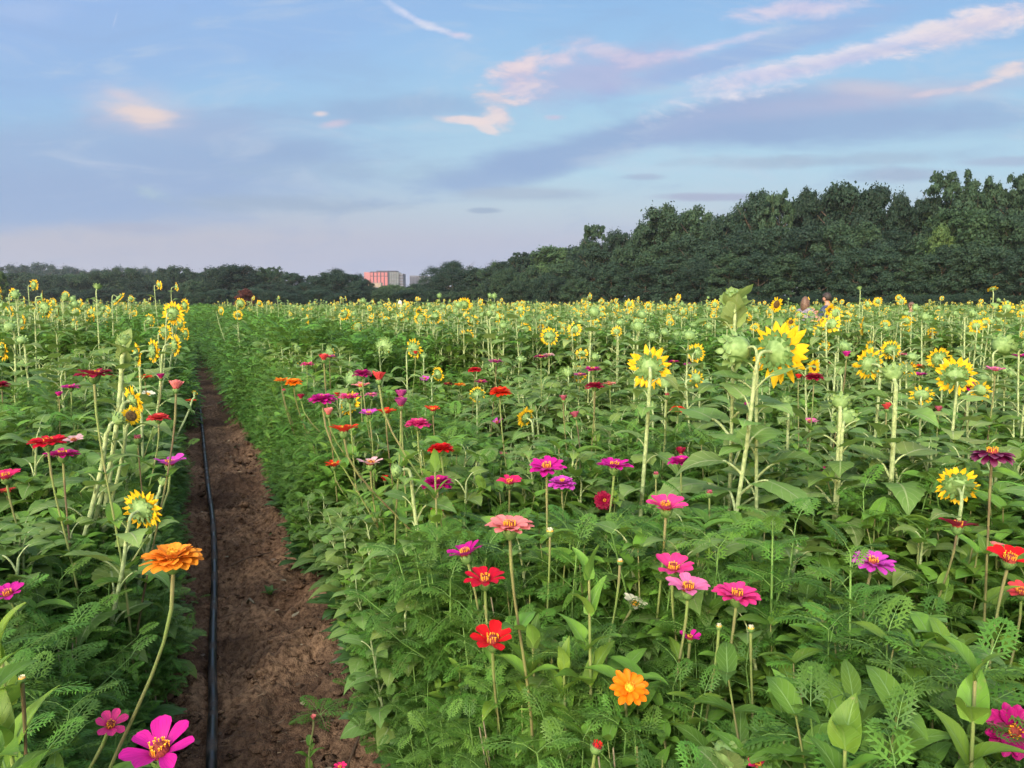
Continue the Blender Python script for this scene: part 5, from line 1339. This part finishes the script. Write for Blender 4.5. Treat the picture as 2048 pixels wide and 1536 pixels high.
def person(px, ytop, D, h, face, label, cloth, hair, hairmat, look=0., armup=False, forward=0.):
    p = at_y(px, ytop, D); root = empty('person', (p.x, D, 0), 0); tag(root, label, 'person', None)
    root.rotation_euler = (0, 0, -R(face)); sc = p.z / h if abs(p.z - h) < .4 else 1.; root.scale = (1, 1, 1)
    H = p.z; f = forward
    sw = .105 * H
    V = [(0, 0, .53 * H), (0, .01, .62 * H), (0, f * .3, .74 * H), (0, f * .6, .815 * H), (0, f * .8 + .01, .86 * H), (0, f + .02, .915 * H), (0, f + .03, .95 * H)]
    Rr_ = [(.105, .08), (.09, .07), (.12, .075), (.06, .05), (.035, .035), (.055, .068), (.05, .062)]
    Rr_ = [(a * H / 1.7, b * H / 1.7) for a, b in Rr_]; E = [(0, 1), (1, 2), (2, 3), (3, 4), (4, 5), (5, 6)]
    nose = len(V); V.append((0, f + .02 + .062 * H / 1.7 + .022, .915 * H)); Rr_.append(.010); E.append((5, nose))
    for s in (-1, 1):
        a = len(V); V += [(s * .055 * H, 0, .50 * H), (s * .06 * H, .015, .28 * H), (s * .06 * H, -.01, .045 * H), (s * .065 * H, .12 * H / 1.7 * 1.2, .02 * H)]
        Rr_ += [.078, .052, .034, .03]; E += [(0, a), (a, a + 1), (a + 1, a + 2), (a + 2, a + 3)]
        b = len(V)
        if armup: el, wr = (s * sw * 1.2, f + .05, .64 * H), (s * .055, f + .24, .76 * H)
        else: el, wr = (s * sw * 1.25, f * .3 - .01, .62 * H), (s * sw * 1.2, f * .3 + .14, .50 * H)
        V += [(s * sw, f * .55, .80 * H), el, wr]; Rr_ += [.048, .036, .025]; E += [(3, b), (b, b + 1), (b + 1, b + 2)]
        d = (Vector(wr) - Vector(el)).normalized(); sd = Vector((s, 0, 0)); c = len(V); pc = Vector(wr) + d * .055
        V.append(tuple(pc)); Rr_.append((.030, .018)); E.append((b + 2, c))
        for k in range(4):
            q0 = len(V); o_ = sd * (.024 - .016 * k); V += [tuple(pc + o_ + d * .035), tuple(pc + o_ * 1.2 + d * (.075 - .008 * abs(k - 1)) + Vector((0, .012, -.012)))]; Rr_ += [.009, .007]; E += [(c, q0), (q0, q0 + 1)]
        q0 = len(V); V += [tuple(Vector(wr) + d * .035 - sd * .035), tuple(Vector(wr) + d * .07 - sd * .045)]; Rr_ += [.010, .008]; E += [(b + 2, q0), (q0, q0 + 1)]
    body = skinned('body', V, E, Rr_, 'skin', root)
    hc = Vector((0, f + .025, .925 * H)); k = H / 1.7
    def ell(name, c, r, mat, par=root, cut=None, n=14):
        prof = [(math.sin(a) , -math.cos(a)) for a in np.linspace(0, math.pi, n)]; Vv, Fa, U = revolve(prof, 18); Vv = Vv * np.array(r) + np.array(list(c))
        if cut is not None: Vv = cut(Vv)
        mb = MB(); mb.add(Vv, Fa, U, mat); return part(name, mb, par)
    for s in (-1, 1):
        ell('eye', hc + Vector((s * .030 * k, .068 * k, -.004 * k)), (.011 * k, .008 * k, .007 * k), 'eye_dark'); ell('ear', hc + Vector((s * .068 * k, -.005, -.01 * k)), (.010 * k, .022 * k, .032 * k), 'skin')
    ell('mouth', hc + Vector((0, .070 * k, -.058 * k)), (.022 * k, .008 * k, .006 * k), 'lip')
    if hair == 'long':
        def cut(v):
            lo = v[:, 2] < hc.z - .02; v[:, 1] = np.where(v[:, 1] > hc.y + .045 * k, hc.y + .045 * k + (v[:, 1] - hc.y - .045 * k) * .15, v[:, 1]); v[:, 0] *= np.where(lo, 1.1, 1.); return v
        ell('hair', hc + Vector((0, -.028 * k, -.075 * k)), (.088 * k, .098 * k, .185 * k), hairmat, cut=cut)
    else:
        def cut(v):
            front = v[:, 1] > hc.y + .01; v[:, 2] = np.where(front & (v[:, 2] < hc.z + .045 * k), hc.z + .045 * k, np.where(~front & (v[:, 2] < hc.z - .05 * k), hc.z - .05 * k, v[:, 2])); return v
        ell('hair', hc + Vector((0, -.012 * k, .018 * k)), (.078 * k, .094 * k, .100 * k), hairmat, cut=cut)
    # shirt and trousers: slightly larger skins over the body
    sv = [V[0], V[1], V[2], V[3]]; sr = [(Rr_[i][0] + .016, Rr_[i][1] + .018) for i in range(4)]; se = [(0, 1), (1, 2), (2, 3)]
    for s in (-1, 1):
        b = len(sv); A = Vector((s * sw, f * .55, .80 * H)); Bb = Vector((s * sw * 1.22, (f + .05) if armup else f * .3, .66 * H)); sv += [tuple(A), tuple(A.lerp(Bb, .75))]; sr += [.060, .050]; se += [(3, b), (b, b + 1)]
    skinned('shirt', sv, se, sr, cloth, root)
    tv = [(0, 0, .545 * H)]; tr = [(.118, .095)]; te = []
    for s in (-1, 1):
        b = len(tv); tv += [(s * .055 * H, 0, .49 * H), (s * .06 * H, .015, .28 * H), (s * .06 * H, -.01, .07 * H)]; tr += [.092, .066, .052]; te += [(0, b), (b, b + 1), (b + 1, b + 2)]
    skinned('trousers', tv, te, tr, 'denim', root)
    return root
person(1611, 591, 15.2, 1.62, 62, 'woman with long brown hair, in a pale printed top, seen from behind', 'pale_print_cloth', 'long', 'brown_hair')
person(1662, 583.5, 15.0, 1.8, -38, 'man with short dark hair and navy print shirt looking down among sunflowers', 'navy_print_cloth', 'short', 'dark_hair', armup=True, forward=.07)
person(1822, 603, 17.5, 1.5, 160, 'small figure in lilac half hidden by flowers at right', 'lilac_cloth', 'short', 'brown_hair')
# haze
hm = bpy.data.materials.new('haze_air'); hm.use_nodes = True; hm.node_tree.nodes.clear(); MATS['haze_air'] = hm; N = NT(hm.node_tree)
N.n('ShaderNodeOutputMaterial', {'Volume': N.n('ShaderNodeVolumePrincipled', {'Color': (.80, .86, .95, 1), 'Density': .00023, 'Anisotropy': .2}).outputs[0]})
mb = MB(); box(mb, -4600, 4600, -130, 6000, -1.5, 60, 'haze_air'); o = part('haze', mb, smooth=False); tag(o, 'thin pale evening haze in the air over the field', kind='stuff')
# ------------------------------------------------------------------ sky and light
w = bpy.data.worlds.new('World'); w.cycles.sampling_method = 'MANUAL'; w.cycles.sample_map_resolution = 256; scene.world = w; w.use_nodes = True; w.node_tree.nodes.clear(); N = NT(w.node_tree)
BS = 0.1; EXPO = 1.25; KS = 1 / BS / (2 ** EXPO)
SUN_EL, SUN_AZ = 14., 205.
dirn = N.n('ShaderNodeTexCoord').outputs['Generated']
sp = N.n('ShaderNodeSeparateXYZ', {0: dirn})
sky = N.n('ShaderNodeTexSky', sky_type='NISHITA'); sky.sun_disc = False; sky.sun_elevation = R(SUN_EL); sky.sun_rotation = R(SUN_AZ); sky.dust_density = 2.; sky.air_density = 1.0
yy = N.math('MAXIMUM', sp.outputs[1], .12)
Uc = N.math('DIVIDE', sp.outputs[0], yy); Vc = N.math('DIVIDE', sp.outputs[2], yy)
P0 = N.n('ShaderNodeCombineXYZ', {0: Uc, 1: Vc}).outputs[0]
def uv_of(px, py): r = ray(px, py); return r.x / r.y, r.z / r.y
# anisotropic warping noises, stretched along the streaks
rotm = N.n('ShaderNodeMapping', {'Vector': P0, 'Rotation': (0, 0, R(-13)), 'Scale': (3.2, 11., 1)}).outputs[0]
nA = N.n('ShaderNodeTexNoise', {'Vector': rotm, 'Scale': 1.6, 'Detail': 6., 'Roughness': .6, 'Distortion': .25})
nB = N.n('ShaderNodeTexNoise', {'Vector': N.n('ShaderNodeMapping', {'Vector': P0, 'Rotation': (0, 0, R(-16)), 'Scale': (1., 2.6, 1)}).outputs[0], 'Scale': 13., 'Detail': 7., 'Roughness': .65, 'Distortion': .3})
nC = N.n('ShaderNodeTexNoise', {'Vector': N.n('ShaderNodeMapping', {'Vector': P0, 'Scale': (2., 9., 1)}).outputs[0], 'Scale': 2.2, 'Detail': 6., 'Roughness': .6, 'Distortion': 1.6})
a_ = N.math('SUBTRACT', nA.outputs[0], .5); b_ = N.math('MULTIPLY', N.math('SUBTRACT', nB.outputs[0], .5), 2.); c_ = N.math('SUBTRACT', nC.outputs[0], .5)
# gradient of the clear sky by elevation, left to right
def grad(stops):
    r_ = w.node_tree.nodes.new('ShaderNodeValToRGB'); N.t.links.new(Vc, r_.inputs[0]); els = r_.color_ramp.elements
    pos = [(max(0, uv_of(1024, py)[1] * 2.2), col) for py, col in stops]; pos.sort(key=lambda a: a[0])
    while len(els) < len(pos): els.new(.5)
    for e, (q_, col) in zip(els, pos): e.position = min(1, q_); e.color = lin(*col)
    return r_.outputs[0]
vs = N.math('MULTIPLY', Vc, 2.2)
def grad2(stops):
    o_ = grad(stops); nd = o_.node; N.t.links.new(vs, nd.inputs[0]); return o_
gr = grad2([(600, (172, 184, 214)), (540, (180, 188, 216)), (480, (188, 194, 214)), (420, (190, 208, 222)), (340, (180, 214, 234)), (240, (170, 208, 233)), (120, (158, 200, 236)), (0, (147, 190, 234))])
gl = grad2([(600, (174, 181, 208)), (540, (182, 186, 208)), (470, (188, 190, 206)), (400, (170, 190, 216)), (300, (158, 188, 222)), (200, (156, 196, 232)), (100, (152, 188, 234)), (0, (150, 186, 236))])
base = N.mix(N.ramp(Uc, -.55, .1), gl, gr)
def cloud(base, px, py, La, Lb, ang, col, op=1., edge=.6, wa=1.2, wb=.6, wc=0., soft=.0):
    u, v = uv_of(px, py); k = 1 / F
    Pd = N.n('ShaderNodeVectorMath', {0: base, 1: (1e-7, 1e-7, 0), 2: P0}, operation='MULTIPLY_ADD').outputs[0]   # keeps evaluation in order
    m_ = N.n('ShaderNodeMapping', {'Vector': Pd, 'Location': (u, v, 0), 'Rotation': (0, 0, R(ang)), 'Scale': (La * k, Lb * k, 1)}, vector_type='TEXTURE').outputs[0]
    r_ = N.n('ShaderNodeVectorMath', {0: m_}, operation='LENGTH').outputs['Value']
    if wa: r_ = N.math('ADD', r_, N.math('MULTIPLY', a_, wa))
    if wb: r_ = N.math('ADD', r_, N.math('MULTIPLY', b_, wb))
    if wc: r_ = N.math('ADD', r_, N.math('MULTIPLY', c_, wc))
    cc = lin(*col)
    if wb >= 1.: cc = N.mix(N.ramp(nB.outputs[0], .38, .6), lin(*col), lin(col[0] * .9, col[1] * .93, min(255, col[2] * .99)))
    return N.mix(N.ramp(r_, 1 - edge, 1 + edge * .4, op, 0), base, cc)
PUR = (154, 179, 216); PUR2 = (156, 180, 218); GRY = (160, 184, 212); PNK = (234, 218, 224); WHT = (232, 229, 239); PEA = (238, 222, 222); MAU = (186, 182, 214)
c = base
for a in [
 (240, 110, 520, 75, 12, (152, 187, 230), .8, .8, 1.6, .3, .6), (540, 40, 420, 60, 4, (150, 187, 232), .7, .9, 1.2, .3, .5), (60, 60, 300, 60, 8, (154, 186, 230), .5, .9, 1., .3, .5),
 (230, 355, 520, 105, 3, PUR, .9, .55, 1.1, .15, .5), (120, 300, 460, 60, 4, (156, 184, 220), .7, .8, 1.2, .2, .6), (-60, 400, 420, 62, 1, PUR, .8, .5, .7, .2, .4), (430, 260, 240, 42, 0, (162, 184, 218), .7, .9, 1.2, .2, .8),
 (780, 215, 240, 30, 2, (152, 182, 218), .8, .8, 1.4, .4, .8), (600, 300, 220, 28, 2, (150, 178, 214), .6, .9, 1.6, .4, 1.4),
 (560, 408, 230, 20, -1, (160, 180, 206), .8, .7, 1.5, .5, 1.6), (1010, 345, 190, 30, 10, PUR, .85, .7, 1.1, .3, .8), (760, 345, 300, 26, 0, (162, 188, 214), .55, .8, 2., .4, 2.4),
 (1230, 282, 430, 40, 13, (150, 178, 216), .95, .6, 1.1, .2, .6), (1560, 225, 330, 44, 10, (164, 182, 218), .85, .7, 1.2, .2, .7), (1700, 250, 360, 34, 5, (150, 178, 216), .85, .7, 1.3, .2, .8), (1880, 240, 200, 34, 0, (154, 182, 218), .8, .8, 1.1, .2, .7),
 (1440, 122, 350, 24, 15, (156, 184, 226), .9, .6, 1., .3, .4), (1200, 150, 190, 48, 12, (180, 184, 220), .75, .9, 1.2, .6, .4), (1640, 60, 220, 26, 13, (156, 186, 228), .7, .8, 1., .3, .3),
 (1500, 325, 170, 14, 0, (164, 188, 212), .8, .7, 1.6, .4, 1.4), (1740, 318, 200, 14, 2, (166, 190, 214), .7, .7, 1.6, .4, 1.4), (1800, 350, 140, 16, 0, (160, 180, 208), .85, .6, 1.1, .4, 1.), (1420, 394, 120, 9, 0, (168, 176, 204), .8, .6, 1., .4, .8),
 (1060, 388, 150, 14, 0, (170, 188, 210), .8, .7, 1.5, .4, 1.2), (966, 421, 34, 6, 0, (156, 176, 202), .8, .5, .8, .4, .4), (1285, 354, 50, 8, 0, (168, 186, 212), .8, .6, .8, .4, .6), (260, 455, 110, 10, 0, (172, 180, 204), .7, .7, 1.3, .4, 1.2), (2020, 322, 120, 10, 2, (170, 186, 212), .7, .7, 1., .4, 1.),
 (1800, 190, 260, 26, 6, (184, 188, 216), .7, .9, 1.1, .3, .6), (1740, 176, 120, 18, -4, (206, 200, 216), .7, .9, 1., .3, .4),
 # lit clouds
 (1745, 102, 370, 24, 15.8, WHT, 1., .7, .5, 1.4, .1), (1500, 148, 120, 17, 9, (232, 226, 238), .9, .8, .4, 1.4, .1), (1960, 50, 190, 32, 16, (236, 224, 230), .95, .8, .4, 1.3, .1), (1620, 135, 280, 16, 12, (206, 208, 232), .7, .9, .5, 1., .1),
 (1440, 88, 130, 10, 13, (232, 224, 236), .85, .8, .7, 1.3, .1), (1340, 108, 60, 9, 8, (226, 216, 232), .6, .9, .7, 1.2, 0.), (1600, 16, 110, 24, 6, (222, 214, 232), .85, .9, .8, 1.6, .2),
 (1190, 98, 74, 22, -12, (228, 216, 230), .7, .9, .9, 1.6, .2), (1120, 118, 36, 14, 10, (232, 216, 228), .7, .9, .8, 1.4, 0.), (1300, 115, 110, 20, 8, (204, 198, 224), .6, .9, .8, 1.4, .2),
 (1040, 160, 62, 40, 30, (222, 212, 226), .9, .8, .5, 1.8, .2), (1035, 142, 48, 22, -8, PNK, .95, .8, .4, 1.8, .1), (985, 195, 54, 18, -14, PEA, .9, .8, .5, 1.8, .2), (1000, 228, 30, 22, -50, PEA, .9, .8, .4, 1.6, .1), (930, 240, 52, 8, -4, PEA, .95, .7, .5, 1.2, .1), (975, 258, 22, 8, -20, PEA, .8, .8, .4, 1.4, 0.),
 (1110, 235, 24, 6, 0, (228, 208, 222), .7, .8, .4, 1.2, 0.), (1965, 168, 40, 9, 18, PEA, .95, .8, .4, 1.4, 0.), (2025, 138, 50, 15, 12, PEA, .9, .8, .4, 1.4, 0.), (1900, 180, 60, 7, 8, (230, 212, 220), .7, .9, .4, 1.4, 0.),
 (275, 218, 100, 48, -8, (214, 205, 218), .55, 1.2, .6, .6, 1.2), (282, 226, 58, 22, -12, (240, 218, 210), .8, 1., .6, .9, 1.4), (246, 192, 40, 14, -14, (232, 212, 214), .5, 1., .4, .6, .3), (640, 228, 16, 6, 0, PEA, .8, .8, .2, .8, 0.), (668, 248, 30, 8, 8, (222, 204, 220), .6, .9, .3, .8, 0.),
 (300, 385, 40, 12, -12, (176, 200, 214), .7, .9, .4, 1., .4), (200, 330, 50, 8, -8, (172, 192, 222), .7, .9, .4, 1., .3), (60, 25, 90, 24, 0, (168, 194, 234), .7, .9, .6, .8, .2),
 (812, 28, 52, 8, -31, (222, 228, 244), .85, .8, .3, 1.1, 0.), (866, 54, 62, 8, -20, (224, 228, 242), .9, .8, .3, 1.2, 0.), (915, 70, 26, 8, -8, (236, 226, 236), .9, .8, .3, 1.2, 0.), (230, 40, 18, 2, 70, (190, 206, 238), .6, .8, .2, .2, 0.)]:
    c = cloud(c, *a)
nW = N.n('ShaderNodeTexNoise', {'Vector': N.n('ShaderNodeVectorMath', {0: c, 1: (1e-7, 1e-7, 0), 2: N.n('ShaderNodeMapping', {'Vector': P0, 'Rotation': (0, 0, R(-10)), 'Scale': (1., 4.2, 1)}).outputs[0]}, operation='MULTIPLY_ADD').outputs[0], 'Scale': 4.5, 'Detail': 9., 'Roughness': .62, 'Distortion': 1.1}).outputs[0]
wisp = N.math('MULTIPLY', N.ramp(nW, .5, .72), N.ramp(Vc, .08, .2))
c = N.mix(N.math('MULTIPLY', wisp, .42), c, lin(196, 210, 228))
c = N.mix(N.math('MULTIPLY', N.ramp(nW, .5, .3), .22), c, lin(146, 172, 212))
front = N.n('ShaderNodeVectorMath', {0: c, 1: (KS, KS, KS)}, operation='MULTIPLY').outputs[0]
# soft broken cloud over the rest of the sky
nz = N.n('ShaderNodeTexNoise', {'Vector': N.n('ShaderNodeMapping', {'Vector': dirn, 'Scale': (1.5, 1.5, 5.)}).outputs[0], 'Scale': 2.2, 'Detail': 5.}).outputs[0]
skyc = N.n('ShaderNodeVectorMath', {0: sky.outputs[0], 1: (1.7, 1.7, 1.7)}, operation='MULTIPLY').outputs[0]
back = N.mix(N.ramp(nz, .4, .7, 0, .55), skyc, (11., 9.3, 8.4, 1))
fm = N.math('MULTIPLY', N.ramp(sp.outputs[1], .1, .45), N.ramp(Vc, .75, 1.3, 1, 0))
tot = N.mix(fm, back, front)
tot = N.mix(N.ramp(sp.outputs[2], -.06, -.01, 1, 0), tot, (1.2, 1.6, .9, 1))
bg = N.n('ShaderNodeBackground', {0: tot, 1: BS}); N.n('ShaderNodeOutputWorld', {0: bg.outputs[0]})
sl = bpy.data.lights.new('sun', 'SUN'); sl.energy = 1.5; sl.angle = R(15); sl.color = (1., .93, .84)
so = bpy.data.objects.new('sun', sl); COL.objects.link(so)
el_, az_ = R(38), R(SUN_AZ)
d = Vector((math.sin(az_) * math.cos(el_), math.cos(az_) * math.cos(el_), math.sin(el_))); so.rotation_euler = d.to_track_quat('Z', 'Y').to_euler()
vs_ = scene.view_settings; vs_.view_transform = 'Standard'; vs_.look = 'None'; vs_.exposure = EXPO; vs_.gamma = 1
scene.cycles.max_bounces = 4; scene.cycles.diffuse_bounces = 2; scene.cycles.transmission_bounces = 3; scene.cycles.glossy_bounces = 2
scene.cycles.caustics_reflective = False; scene.cycles.caustics_refractive = False
